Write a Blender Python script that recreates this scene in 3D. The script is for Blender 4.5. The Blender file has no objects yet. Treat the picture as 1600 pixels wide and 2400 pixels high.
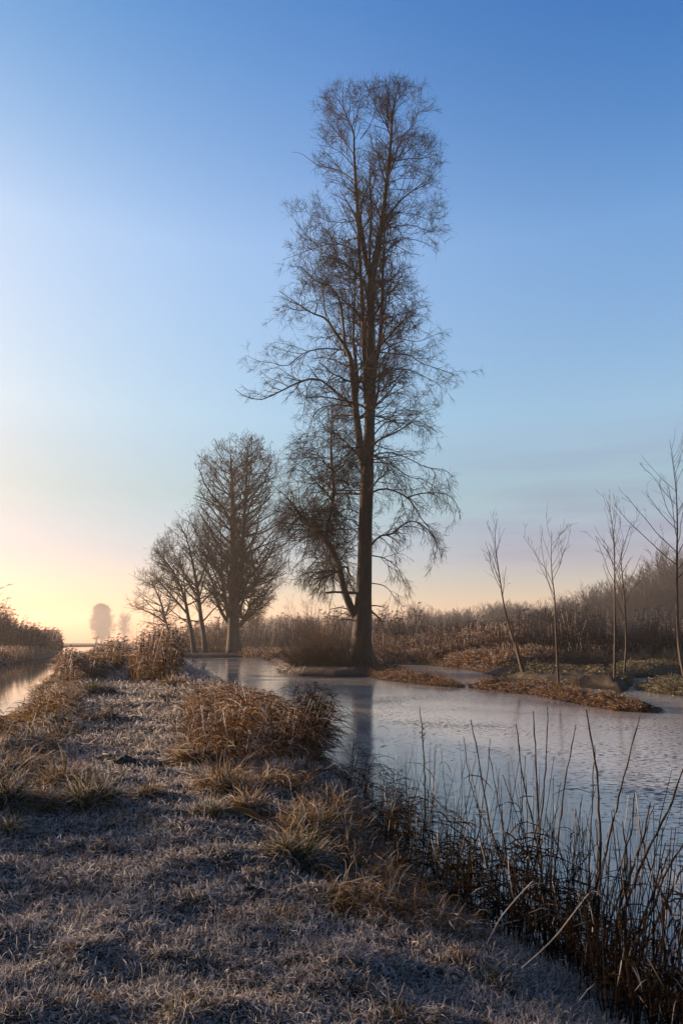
import bpy, math, random
import numpy as np
from math import radians as R_

rng = np.random.default_rng(7)
scene = bpy.context.scene
COL = scene.collection

# ------------------------------------------------------------------ camera
F = 1700.0; HY = 1505.0; TH = math.atan((HY-1200)/F); EYE = 1.75
def ray(px, py):
    xc = (np.asarray(px, float)-800)/F; yc = (1200-np.asarray(py, float))/F
    return np.stack([xc+0*yc, math.cos(TH)-yc*math.sin(TH)+0*xc, math.sin(TH)+yc*math.cos(TH)+0*xc], -1)
def P(px, py, Y):                     # point of the picture at forward distance Y
    d = ray(px, py); return d*(np.asarray(Y, float)/d[..., 1])[..., None]+np.array([0, 0, EYE])
def G(px, py, z=0.0):                 # point of the picture on a level z
    d = ray(px, py); return d*((z-EYE)/d[..., 2])[..., None]+np.array([0, 0, EYE])
def proj(p):
    q = p-np.array([0, 0, EYE]); c, s = math.cos(TH), math.sin(TH)
    w = q[..., 1]*c+q[..., 2]*s; yc = -q[..., 1]*s+q[..., 2]*c
    return 800+F*q[..., 0]/w, 1200-F*yc/w

cam_d = bpy.data.cameras.new("camera"); cam = bpy.data.objects.new("camera", cam_d); COL.objects.link(cam)
cam.location = (0, 0, EYE); cam.rotation_euler = (math.pi/2+TH, 0, 0)
cam_d.sensor_fit = 'VERTICAL'; cam_d.sensor_height = 36; cam_d.lens = 36*F/2400
cam_d.clip_start = 0.05; cam_d.clip_end = 8000
scene.camera = cam

# ------------------------------------------------------------------ mesh helpers
def mesh_obj(name, V, Q, mat, parent=None, attr=None, smooth=False):
    V = np.asarray(V, np.float32).reshape(-1, 3); Q = np.asarray(Q, np.int32)
    me = bpy.data.meshes.new(name)
    me.vertices.add(len(V)); me.vertices.foreach_set('co', V.ravel())
    k = Q.shape[1]
    me.loops.add(Q.size); me.loops.foreach_set('vertex_index', Q.ravel())
    me.polygons.add(len(Q)); me.polygons.foreach_set('loop_start', np.arange(0, Q.size, k, dtype=np.int32))
    if smooth: me.polygons.foreach_set('use_smooth', np.ones(len(Q), bool))
    if attr is not None:
        a = me.attributes.new('tone', 'FLOAT_VECTOR', 'POINT'); a.data.foreach_set('vector', np.asarray(attr, np.float32).ravel())
    me.update(calc_edges=True)
    me.materials.append(mat)
    o = bpy.data.objects.new(name, me); COL.objects.link(o)
    if parent is not None: o.parent = parent
    return o
class Geo:
    def __init__(s): s.V = []; s.Q = []; s.A = []; s.n = 0
    def add(s, V, Q, A=None):
        V = V.reshape(-1, 3); s.V.append(V); s.Q.append(Q+s.n); s.n += len(V)
        s.A.append(np.zeros((len(V), 3)) if A is None else A.reshape(-1, 3))
    def build(s, name, mat, parent=None, smooth=False, origin=None):
        V = np.concatenate(s.V)
        if origin is not None: V = V-np.asarray(origin)
        return mesh_obj(name, V, np.concatenate(s.Q), mat, parent, np.concatenate(s.A), smooth)
def norm(v): return v/np.maximum(np.linalg.norm(v, axis=-1, keepdims=True), 1e-9)
def tubes(Pt, Rd, k=4, rough=0.0):
    """Pt (N,n,3), Rd (N,n) -> verts, quads"""
    N, n, _ = Pt.shape
    T = np.gradient(Pt, axis=1); T = norm(T)
    ref = norm(rng.normal(size=(N, 1, 3))); U = norm(np.cross(T, ref+0*T)); W = np.cross(T, U)
    a = np.arange(k)/k*2*math.pi
    rr = Rd[:, :, None]*(1+rough*rng.normal(size=(N, n, k))) if rough else Rd[:, :, None]*np.ones((1, 1, k))
    V = Pt[:, :, None, :]+rr[..., None]*(np.cos(a)[None, None, :, None]*U[:, :, None, :]+np.sin(a)[None, None, :, None]*W[:, :, None, :])
    b = (np.arange(N)*n*k)[:, None, None]; i = (np.arange(n-1)*k)[None, :, None]; j = np.arange(k)[None, None, :]; j2 = (j+1) % k
    Q = np.stack([b+i+j, b+i+j2, b+i+k+j2, b+i+k+j], -1).reshape(-1, 4)
    tone = np.repeat(rng.random(N), n*k); t = np.tile(np.repeat(np.linspace(0, 1, n), k), N)
    return V.reshape(-1, 3), Q, np.stack([tone, t, rng.random(len(t))], -1)
def ribbons(Pt, Wd, side=None, tone=None):
    """flat blades: Pt (N,n,3), Wd (N,n)"""
    N, n, _ = Pt.shape
    T = norm(np.gradient(Pt, axis=1))
    if side is None: side = norm(rng.normal(size=(N, 3)))
    S = norm(np.cross(T, side[:, None, :]+0*T))
    V = np.stack([Pt-S*Wd[..., None]/2, Pt+S*Wd[..., None]/2], 2)
    b = (np.arange(N)*n*2)[:, None]; i = (np.arange(n-1)*2)[None, :]
    Q = np.stack([b+i, b+i+1, b+i+3, b+i+2], -1).reshape(-1, 4)
    if tone is None: tone = rng.random(N)
    A = np.stack([np.repeat(tone, n*2), np.tile(np.repeat(np.linspace(0, 1, n), 2), N), np.repeat(rng.random(N), n*2)], -1)
    return V.reshape(-1, 3), Q, A
def grow(S, D, L, n, bend, trop, tropz=None):
    """polylines from starts S, dirs D, lengths L; trop = pull along z per step (scalar or (N,))"""
    N = len(S); P_ = np.empty((N, n, 3)); P_[:, 0] = S; d = norm(D); st = (L/(n-1))[:, None]
    tr = np.broadcast_to(np.asarray(trop, float), (N,))
    for i in range(1, n):
        d = d+rng.normal(size=(N, 3))*bend; d[:, 2] += tr; d = norm(d)
        P_[:, i] = P_[:, i-1]+d*st
    return P_
def kids(Pt, Rd, spacing, tmin=0.15, tmax=1.0, jitter=True):
    """sample child origins along polylines. returns pos, tangent, radius, parent index, t"""
    N, n, _ = Pt.shape
    seg = np.linalg.norm(np.diff(Pt, axis=1), axis=2).sum(1)
    m = rng.poisson(np.maximum(seg*(tmax-tmin)/spacing, 0)); par = np.repeat(np.arange(N), m)
    t = tmin+(tmax-tmin)*rng.random(len(par)); x = t*(n-1); i = np.minimum(x.astype(int), n-2); f = (x-i)[:, None]
    pos = Pt[par, i]*(1-f)+Pt[par, i+1]*f; tan = norm(Pt[par, i+1]-Pt[par, i])
    r = Rd[par, i]*(1-f[:, 0])+Rd[par, i+1]*f[:, 0]
    return pos, tan, r, par, t
def spread(tan, lo, hi, flat=None):
    """directions at lo..hi degrees off tan"""
    N = len(tan); r = rng.normal(size=(N, 3)); u = norm(r-(r*tan).sum(1)[:, None]*tan)
    a = np.radians(lo+(hi-lo)*rng.random(N))[:, None]
    return norm(tan*np.cos(a)+u*np.sin(a))
def resample(pts, n):
    pts = np.asarray(pts, float)
    if len(pts) > 2:                                  # catmull-rom smoothing
        q = np.concatenate([[2*pts[0]-pts[1]], pts, [2*pts[-1]-pts[-2]]]); out = []
        for i in range(1, len(q)-2):
            for t in np.linspace(0, 1, 6, endpoint=False):
                a, b, c, d = q[i-1], q[i], q[i+1], q[i+2]
                out.append(.5*((2*b)+(-a+c)*t+(2*a-5*b+4*c-d)*t*t+(-a+3*b-3*c+d)*t**3))
        out.append(pts[-1]); pts = np.array(out)
    s = np.r_[0, np.cumsum(np.linalg.norm(np.diff(pts[:, :3], axis=0), axis=1))]; u = np.linspace(0, s[-1], n)
    return np.stack([np.interp(u, s, pts[:, k]) for k in range(pts.shape[1])], 1)
# lattice noise
_tab = np.random.default_rng(3).random((256, 256))
def vnoise(x, y):
    xi = np.floor(x).astype(int); yi = np.floor(y).astype(int); fx = x-xi; fy = y-yi
    fx = fx*fx*(3-2*fx); fy = fy*fy*(3-2*fy)
    g = lambda a, b: _tab[a & 255, b & 255]
    return (g(xi, yi)*(1-fx)+g(xi+1, yi)*fx)*(1-fy)+(g(xi, yi+1)*(1-fx)+g(xi+1, yi+1)*fx)*fy
def fbm(x, y, o=4):
    s = 0; a = 1; t = 0
    for i in range(o):
        s = s+a*(vnoise(x*2**i+17*i, y*2**i+31*i)-.5); t += a; a *= .55
    return s/t*2

# ------------------------------------------------------------------ properties
def tag(o, label=None, cat=None, group=None, kind=None):
    if label: o['label'] = label
    if cat: o['category'] = cat
    if group: o['group'] = group
    if kind: o['kind'] = kind
    return o
def empty(name, loc, label, cat, group=None):
    o = bpy.data.objects.new(name, None); COL.objects.link(o); o.location = tuple(loc); o.empty_display_size = .2
    return tag(o, label, cat, group)
def copy_tree(o, parent=None):
    c = o.copy(); COL.objects.link(c); c.parent = parent
    for ch in [x for x in o.children]: copy_tree(ch, c)
    return c

# ------------------------------------------------------------------ materials
def newmat(name):
    m = bpy.data.materials.new(name); m.use_nodes = True; nt = m.node_tree; nt.nodes.clear(); return m, nt
def N_(nt, t, **kw):
    n = nt.nodes.new(t)
    for k, v in kw.items(): setattr(n, k, v)
    return n
def ramp(nt, src, stops):
    r = N_(nt, 'ShaderNodeValToRGB'); el = r.color_ramp.elements
    while len(el) < len(stops): el.new(0.5)
    for e, (p, c) in zip(el, stops): e.position = p; e.color = (*c, 1) if len(c) == 3 else c
    nt.links.new(src, r.inputs[0]); return r.outputs[0]
def blade_mat(name, stops, frost=(.5, .49, .5), frost_amt=.5, trans=.4, rootdark=None):
    """dead grass: tone per blade picks the colour, rime sits on blade tips and in patches"""
    m, nt = newmat(name); L = nt.links.new
    at = N_(nt, 'ShaderNodeAttribute', attribute_name='tone'); sx = N_(nt, 'ShaderNodeSeparateXYZ'); L(at.outputs['Vector'], sx.inputs[0])
    c = ramp(nt, sx.outputs[0], stops)
    mr = N_(nt, 'ShaderNodeMapRange'); mr.inputs[1].default_value = 1-frost_amt*1.3; mr.inputs[2].default_value = 1.25; mr.inputs[3].default_value = 0; mr.inputs[4].default_value = 1
    add = N_(nt, 'ShaderNodeMath', operation='MULTIPLY_ADD'); L(sx.outputs[2], add.inputs[0]); add.inputs[1].default_value = .7
    m2 = N_(nt, 'ShaderNodeMath', operation='MULTIPLY'); L(sx.outputs[1], m2.inputs[0]); m2.inputs[1].default_value = .55; L(m2.outputs[0], add.inputs[2])
    L(add.outputs[0], mr.inputs[0])
    mx = N_(nt, 'ShaderNodeMix', data_type='RGBA'); L(mr.outputs[0], mx.inputs[0]); L(c, mx.inputs[6]); mx.inputs[7].default_value = (*frost, 1)
    di = N_(nt, 'ShaderNodeBsdfDiffuse'); tr = N_(nt, 'ShaderNodeBsdfTranslucent'); ms = N_(nt, 'ShaderNodeMixShader'); ms.inputs[0].default_value = trans
    L(mx.outputs[2], di.inputs[0]); L(mx.outputs[2], tr.inputs[0]); L(di.outputs[0], ms.inputs[1]); L(tr.outputs[0], ms.inputs[2])
    o = N_(nt, 'ShaderNodeOutputMaterial'); L(ms.outputs[0], o.inputs[0]); return m
def bark_mat(name, c1, c2, scale=6, bump=.6):
    m, nt = newmat(name); L = nt.links.new
    tc = N_(nt, 'ShaderNodeTexCoord'); mp = N_(nt, 'ShaderNodeMapping'); mp.inputs['Scale'].default_value = (1, 1, .22); L(tc.outputs['Object'], mp.inputs[0])
    no = N_(nt, 'ShaderNodeTexNoise'); no.inputs['Scale'].default_value = scale; no.inputs['Detail'].default_value = 6; L(mp.outputs[0], no.inputs['Vector'])
    c = ramp(nt, no.outputs[0], [(.35, c1), (.65, c2)])
    b = N_(nt, 'ShaderNodeBsdfPrincipled'); b.inputs['Roughness'].default_value = .9; L(c, b.inputs['Base Color'])
    bp = N_(nt, 'ShaderNodeBump'); bp.inputs['Strength'].default_value = bump; bp.inputs['Distance'].default_value = .06; L(no.outputs[0], bp.inputs['Height']); L(bp.outputs[0], b.inputs['Normal'])
    o = N_(nt, 'ShaderNodeOutputMaterial'); L(b.outputs[0], o.inputs[0]); return m
def twig_mat(name, stops, rough=.9):
    m, nt = newmat(name); L = nt.links.new
    at = N_(nt, 'ShaderNodeAttribute', attribute_name='tone'); sx = N_(nt, 'ShaderNodeSeparateXYZ'); L(at.outputs['Vector'], sx.inputs[0])
    c = ramp(nt, sx.outputs[0], stops)
    b = N_(nt, 'ShaderNodeBsdfPrincipled'); b.inputs['Roughness'].default_value = rough; b.inputs['Specular IOR Level'].default_value = .2; L(c, b.inputs['Base Color'])
    o = N_(nt, 'ShaderNodeOutputMaterial'); L(b.outputs[0], o.inputs[0]); return m

M = {}
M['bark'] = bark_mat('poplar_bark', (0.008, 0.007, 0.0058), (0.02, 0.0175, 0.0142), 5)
M['bark_far'] = bark_mat('far_bark', (.009, .008, .0066), (.022, .019, .015), 4)
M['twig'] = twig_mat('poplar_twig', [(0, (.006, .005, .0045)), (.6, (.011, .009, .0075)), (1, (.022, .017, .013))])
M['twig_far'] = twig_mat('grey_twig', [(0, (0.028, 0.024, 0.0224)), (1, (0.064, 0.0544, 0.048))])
M['sapling'] = bark_mat('sapling_bark', (.02, .015, .01), (.055, .042, .028), 9, .3)
M['shrub'] = twig_mat('shrub_twig', [(0, (0.016, 0.0112, 0.0088)), (.6, (0.036, 0.0224, 0.016)), (1, (0.08, 0.048, 0.0288))])
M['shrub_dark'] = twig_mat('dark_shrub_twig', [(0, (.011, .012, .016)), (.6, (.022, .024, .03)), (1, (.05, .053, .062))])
M['shoot'] = bark_mat('shoot_bark', (0.0112, 0.008, 0.0064), (0.032, 0.0232, 0.016), 40, .3)
M['frost'] = blade_mat('frosted_turf', [(0, (.015, .013, .01)), (.32, (.038, .031, .024)), (.6, (.1, .083, .068)), (.85, (.24, .205, .18)), (1, (.44, .4, .38))], frost=(.7, .68, .67), frost_amt=.48, trans=.36)
M['tuft_gold'] = blade_mat('golden_tuft', [(0, (0.0288, 0.0187, 0.0072)), (.4, (0.0792, 0.0468, 0.0158)), (.8, (0.158, 0.0936, 0.0324)), (1, (0.245, 0.173, 0.0864))], frost_amt=.22, trans=.32)
M['tuft_green'] = blade_mat('green_tuft', [(0, (0.0126, 0.0154, 0.0056)), (.4, (0.035, 0.0364, 0.0112)), (.8, (0.091, 0.0735, 0.0245)), (1, (0.196, 0.14, 0.063))], frost_amt=.22, trans=.32)
M['reed'] = blade_mat('reed_leaf', [(0, (.022, .013, .008)), (.5, (.07, .04, .021)), (.85, (.17, .1, .045)), (1, (.3, .21, .11))], frost_amt=.2, trans=.4)
M['reed_dark'] = blade_mat('dark_reed_leaf', [(0, (.008, .006, .004)), (.6, (.015, .011, .008)), (.9, (.035, .024, .015)), (1, (.075, .048, .03))], frost_amt=.02, trans=.3)
M['reed_far'] = blade_mat('far_reed', [(0, (0.0217, 0.0112, 0.00682)), (.5, (0.0527, 0.0267, 0.0149)), (1, (0.118, 0.062, 0.031))], frost_amt=.12, trans=.35)
M['rust'] = blade_mat('rust_grass', [(0, (.02, .012, .007)), (.5, (.07, .034, .014)), (1, (.2, .115, .042))], frost_amt=.18, trans=.4)

def ground_mat():
    m, nt = newmat('ground_soil'); L = nt.links.new
    g = N_(nt, 'ShaderNodeNewGeometry')
    no = N_(nt, 'ShaderNodeTexNoise'); no.inputs['Scale'].default_value = 2.2; no.inputs['Detail'].default_value = 9; no.inputs['Roughness'].default_value = .7; L(g.outputs['Position'], no.inputs['Vector'])
    n2 = N_(nt, 'ShaderNodeTexNoise'); n2.inputs['Scale'].default_value = 45; n2.inputs['Detail'].default_value = 5; L(g.outputs['Position'], n2.inputs['Vector'])
    c = ramp(nt, no.outputs[0], [(.3, (.012, .009, .006)), (.5, (.03, .022, .014)), (.7, (.07, .052, .034))])
    fr = ramp(nt, n2.outputs[0], [(.5, (0, 0, 0)), (.8, (1, 1, 1))])
    mx = N_(nt, 'ShaderNodeMix', data_type='RGBA'); L(fr, mx.inputs[0]); L(c, mx.inputs[6]); mx.inputs[7].default_value = (.2, .18, .17, 1)
    sz = N_(nt, 'ShaderNodeSeparateXYZ'); L(g.outputs['Position'], sz.inputs[0]); wet = ramp(nt, sz.outputs[2], [(.05, (1, 1, 1)), (.16, (0, 0, 0))])   # wet mud just above the waterline
    mw = N_(nt, 'ShaderNodeMix', data_type='RGBA'); L(wet, mw.inputs[0]); L(mx.outputs[2], mw.inputs[6]); mw.inputs[7].default_value = (.012, .009, .006, 1)
    b = N_(nt, 'ShaderNodeBsdfPrincipled'); b.inputs['Roughness'].default_value = 1; b.inputs['Specular IOR Level'].default_value = .1; L(mw.outputs[2], b.inputs['Base Color'])
    bp = N_(nt, 'ShaderNodeBump'); bp.inputs['Strength'].default_value = .7; bp.inputs['Distance'].default_value = .03; L(n2.outputs[0], bp.inputs['Height']); L(bp.outputs[0], b.inputs['Normal'])
    o = N_(nt, 'ShaderNodeOutputMaterial'); L(b.outputs[0], o.inputs[0]); return m
def ice_mat():
    m, nt = newmat('thin_ice'); L = nt.links.new
    g = N_(nt, 'ShaderNodeNewGeometry')
    # dull rime plates and dark flecks frozen into the sheet
    big = N_(nt, 'ShaderNodeTexNoise'); big.inputs['Scale'].default_value = .35; big.inputs['Detail'].default_value = 5; L(g.outputs['Position'], big.inputs['Vector'])
    mp = N_(nt, 'ShaderNodeMapping'); mp.inputs['Scale'].default_value = (1, 1.7, 1); mp.inputs['Rotation'].default_value = (0, 0, .25); L(g.outputs['Position'], mp.inputs[0])
    fl = N_(nt, 'ShaderNodeTexNoise'); fl.inputs['Scale'].default_value = 9; fl.inputs['Detail'].default_value = 7; fl.inputs['Roughness'].default_value = .62; L(mp.outputs[0], fl.inputs['Vector'])
    fine = N_(nt, 'ShaderNodeTexNoise'); fine.inputs['Scale'].default_value = 60; fine.inputs['Detail'].default_value = 3; L(g.outputs['Position'], fine.inputs['Vector'])
    sm = N_(nt, 'ShaderNodeMath', operation='MULTIPLY_ADD'); L(big.outputs[0], sm.inputs[0]); sm.inputs[1].default_value = .55; L(fl.outputs[0], sm.inputs[2])
    fleck = ramp(nt, sm.outputs[0], [(.845, (0, 0, 0)), (.865, (1, 1, 1))])
    c = ramp(nt, big.outputs[0], [(.3, (.2, .195, .18)), (.7, (.42, .40, .365))])
    mx = N_(nt, 'ShaderNodeMix', data_type='RGBA'); L(fleck, mx.inputs[0]); L(c, mx.inputs[6]); mx.inputs[7].default_value = (.02, .017, .012, 1)
    b = N_(nt, 'ShaderNodeBsdfPrincipled'); L(mx.outputs[2], b.inputs['Base Color']); b.inputs['IOR'].default_value = 1.5
    b.inputs['Specular IOR Level'].default_value = .62
    ro = N_(nt, 'ShaderNodeMapRange'); L(fleck, ro.inputs[0]); ro.inputs[3].default_value = .075; ro.inputs[4].default_value = .55; L(ro.outputs[0], b.inputs['Roughness'])
    bp = N_(nt, 'ShaderNodeBump'); bp.inputs['Strength'].default_value = .12; bp.inputs['Distance'].default_value = .005; L(fine.outputs[0], bp.inputs['Height'])
    b2 = N_(nt, 'ShaderNodeBump'); b2.inputs['Strength'].default_value = .09; b2.inputs['Distance'].default_value = .01; L(fl.outputs[0], b2.inputs['Height']); L(bp.outputs[0], b2.inputs['Normal'])
    L(b2.outputs[0], b.inputs['Normal'])
    o = N_(nt, 'ShaderNodeOutputMaterial'); L(b.outputs[0], o.inputs[0]); return m
def water_mat():
    m, nt = newmat('still_water'); L = nt.links.new
    g = N_(nt, 'ShaderNodeNewGeometry')
    mp = N_(nt, 'ShaderNodeMapping'); mp.inputs['Scale'].default_value = (1, .4, 1); L(g.outputs['Position'], mp.inputs[0])
    no = N_(nt, 'ShaderNodeTexNoise'); no.inputs['Scale'].default_value = 3; no.inputs['Detail'].default_value = 3; L(mp.outputs[0], no.inputs['Vector'])
    b = N_(nt, 'ShaderNodeBsdfPrincipled'); b.inputs['Base Color'].default_value = (.02, .022, .02, 1); b.inputs['Roughness'].default_value = .04; b.inputs['IOR'].default_value = 1.33
    bp = N_(nt, 'ShaderNodeBump'); bp.inputs['Strength'].default_value = .12; bp.inputs['Distance'].default_value = .02; L(no.outputs[0], bp.inputs['Height']); L(bp.outputs[0], b.inputs['Normal'])
    o = N_(nt, 'ShaderNodeOutputMaterial'); L(b.outputs[0], o.inputs[0]); return m
M['ground'] = ground_mat(); M['ice'] = ice_mat(); M['water'] = water_mat()

# ------------------------------------------------------------------ water outlines and terrain
def gpoly(pts, z=0.0): return np.array([G(a, b, z)[:2] for a, b in pts])
pond = np.concatenate([gpoly([(1640, 2440), (1500, 2370), (1380, 2290), (1240, 2200), (1130, 2140), (1040, 2080), (990, 2020), (930, 1955), (880, 1895), (830, 1835)], .21), gpoly([(775, 1775), (732, 1735)], .15), gpoly([(690, 1700), (600, 1655), (520, 1612), (460, 1578), (437, 1553),
    (445, 1541.5), (500, 1542), (560, 1540), (615, 1543), (645, 1556), (655, 1576), (700, 1584), (780, 1588), (850, 1586), (893, 1579), (885, 1566), (880, 1558), (930, 1556), (1000, 1559), (1080, 1567), (1130, 1577), (1180, 1590), (1250, 1603), (1330, 1608), (1400, 1612), (1455, 1621), (1490, 1606), (1450, 1593), (1600, 1580), (1900, 1578)]),
    np.array([[45, 20], [40, -12], [4, -12], [2.6, -2], [2.3, 1.5]])])
canal = np.concatenate([np.array([[-.5-6.5, -14], [-4.6, 2], [-4.9, 5], [-5.4, 9]]), gpoly([(5, 1735), (62, 1665), (125, 1612), (172, 1567), (200, 1541), (216, 1526), (232, 1517.5), (222, 1514.5), (165, 1515.5), (135, 1520), (128, 1527), (148, 1531), (131, 1541), (60, 1551), (0, 1560)]),
    np.array([[-20.5, 32], [-14.5, 12], [-12.5, 0], [-12, -14]])])
lagoon = gpoly([(555, 1529.5), (620, 1530.5), (700, 1530), (760, 1527), (700, 1523.5), (600, 1523), (560, 1525)])
back_pool = gpoly([(1210, 1583), (1300, 1588), (1400, 1590), (1430, 1578), (1500, 1573), (1640, 1572), (1900, 1566), (1900, 1560), (1500, 1564), (1350, 1572), (1250, 1577)])
islets = [gpoly([(838, 1582), (900, 1594), (960, 1602), (1050, 1611), (1085, 1612), (1060, 1601), (1000, 1590), (930, 1578), (880, 1572)]),
          gpoly([(1095, 1611), (1150, 1619), (1240, 1628), (1300, 1640), (1370, 1653), (1440, 1666), (1500, 1670), (1545, 1668), (1490, 1657), (1420, 1646), (1340, 1632), (1250, 1617), (1180, 1611)]),
          gpoly([(1490, 1613), (1530, 1625), (1600, 1632), (1700, 1634), (1700, 1612), (1600, 1606), (1530, 1604)]),
          gpoly([(1175, 1592), (1240, 1604), (1330, 1610), (1420, 1616), (1450, 1624), (1470, 1612), (1400, 1597), (1300, 1588), (1220, 1584)])]
def sdist(p, poly):
    d = np.full(len(p), 1e18); ins = np.zeros(len(p), bool); n = len(poly)
    for i in range(n):
        a = poly[i]; b = poly[(i+1) % n]; e = b-a; w = p-a; t = np.clip((w@e)/(e@e), 0, 1)
        q = w-t[:, None]*e; d = np.minimum(d, (q*q).sum(1))
        c = (a[1] > p[:, 1]) != (b[1] > p[:, 1])
        with np.errstate(divide='ignore', invalid='ignore'): xx = a[0]+(p[:, 1]-a[1])/(b[1]-a[1])*e[0]
        ins ^= c & (p[:, 0] < xx)
    d = np.sqrt(d); return np.where(ins, -d, d)
def land(x, y):
    """distance from the shore, positive on land"""
    p = np.stack([x, y], 1)
    d = np.minimum.reduce([sdist(p, pond), sdist(p, canal), sdist(p, lagoon), sdist(p, back_pool)])
    d = d+.28*fbm(x*.9, y*.9, 3)*np.clip(1.0-.5*np.abs(d)/2, 0, 1)
    for s in islets:
        d = np.maximum(d, -sdist(p, s)*.22+.05*fbm(x*1.3+5, y*1.3, 3))
    return d
def pathx(y): return .45-.305*y
def height(x, y, d=None):
    if d is None: d = land(x, y)
    h = np.where(d > 0, .40*(1-np.exp(-np.maximum(d, 0)/.55)), -.55*(1-np.exp(np.minimum(d, 0)/.5)))
    k = np.clip(d/.6, 0, 1)
    near = np.clip(1.6-y/25, .15, 1)
    h = h+k*near*(.05*fbm(x*1.1, y*1.7, 3)+.06*fbm(x*2.6+4, y*4.0, 3)+.045*np.abs(fbm(x*5.5, y*9+9, 3)))
    off = np.abs(x-pathx(y))                            # tussocky shoulders beside the trodden path
    h = h+k*np.clip((off-.9)/.9, 0, 1)*np.clip(1.5-y/60, 0, 1)*.17*np.clip(fbm(x*1.5+9, y*1.5+2, 3)+.35, 0, 1.5)
    return h
def rows():
    ys = [-16, -10, -6, -3, -1, 0, .5, 1]; y = 1.3
    while y < 8: ys.append(y); y += .032
    while y < 1250: ys.append(y); y *= 1.0125
    return np.array(ys)
ys = rows(); sx = np.linspace(-1, 1, 560); sx = np.sign(sx)*np.abs(sx)**1.15
XX = sx[None, :]*(np.maximum(ys, 0)*1.15+6.5)[:, None]; XX = np.where(ys[:, None] < .9, sx[None, :]*14+0*XX, XX)
# keep the row widths continuous towards the camera
XX[ys < .9] = sx[None, :]*(6.5+1.15+9)
XX = np.where((ys[:, None] >= .9) & (ys[:, None] < 12), sx[None, :]*np.maximum(ys*1.15+6.5, 16.65)[:, None], XX)
YY = ys[:, None]+0*XX
H_ = height(XX.ravel(), YY.ravel()).reshape(XX.shape)
nr, nc = XX.shape; idx = np.arange(nr*nc).reshape(nr, nc)
Qg = np.stack([idx[:-1, :-1], idx[:-1, 1:], idx[1:, 1:], idx[1:, :-1]], -1).reshape(-1, 4)
tag(mesh_obj('ground', np.stack([XX, YY, H_], -1), Qg, M['ground'], smooth=True), kind='structure')
def sheet(name, poly, mat, z=0.0):
    me = bpy.data.meshes.new(name); me.from_pydata([(x, y, z) for x, y in poly], [], [list(range(len(poly)))]); me.materials.append(mat)
    o = bpy.data.objects.new(name, me); COL.objects.link(o); tag(o, kind='structure'); return o
# the two waters meet under the dike, never in sight
sheet('canal_water', [(-60, -16), (0.5, -16), (.5, 0), (-2.9, 11), (-12, 42), (-40, 136), (-100, 320), (-260, 320)], M['water'])
sheet('pond_ice', [(.6, -16), (70, -16), (140, 90), (140, 160), (-30, 160), (-11.9, 42), (-2.8, 11), (.6, 0)], M['ice'])

# ------------------------------------------------------------------ tree builders
def env_shrink(S, D, L, env, it=5):
    ey, el, er = env; jl, jr = rng.normal(size=(2, len(S)))
    for _ in range(it):
        px, py = proj(S+D*L[:, None]); lo = np.interp(py, ey, el); hi = np.interp(py, ey, er)
        w_ = (hi-lo)*.05; out = (px < lo+w_*jl) | (px > hi+w_*jr) | (py < ey[0]+w_*jr); L = np.where(out, L*.72, L)
    return L
def finish_crown(g, limbs, rad, env, lvl, zmid, twig_r):
    """limbs: (N,n,3); adds three orders of thinner wood below them"""
    sp2, l2, sp3, l3, sp4, l4 = lvl
    tropf = lambda z, a, b: np.interp(z, [zmid[0], zmid[1]], [a, b])
    pos, tan, r, par, t = kids(limbs, rad, sp2, .12)
    D = spread(tan, 28, 62); D[:, 2] += tropf(pos[:, 2], -.15, .25); D = norm(D)
    L = l2*(.55+.75*rng.random(len(pos)))*(1.1-.5*t); L = env_shrink(pos, D, L, env)
    ok = L > .25*l2*.5; pos, D, L, r = pos[ok], D[ok], L[ok], r[ok]
    n = 7; B2 = grow(pos, D, L, n, .13, tropf(pos[:, 2], -.05, .05)); r0 = np.minimum(r*.6, .012+.011*L)
    R2 = r0[:, None]*np.linspace(1, .35, n)[None, :]; g.add(*tubes(B2, R2, 4))
    pos, tan, r, par, t = kids(B2, R2, sp3, .12)
    D = spread(tan, 25, 60); L = l3*(.5+.8*rng.random(len(pos)))*(1.1-.5*t); L = env_shrink(pos, D, L, env, 3)
    n = 5; B3 = grow(pos, D, L, n, .16, tropf(pos[:, 2], -.2, .05)); R3 = np.maximum(np.minimum(r*.65, .016), twig_r)[:, None]*np.linspace(1, .6, n)[None, :]
    g.add(*tubes(B3, R3, 3))
    if sp4:
        pos, tan, r, par, t = kids(B3, R3, sp4, .2)
        D = spread(tan, 20, 58); L = l4*(.5+.8*rng.random(len(pos)))
        n = 3; B4 = grow(pos, D, L, n, .18, tropf(pos[:, 2], -.26, .04)); R4 = twig_r*np.ones((len(pos), 1))*np.linspace(.9, .5, n)[None, :]
        g.add(*tubes(B4, R4, 3))
        return B4
    return B3
def set_origin(o, base): pass

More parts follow.
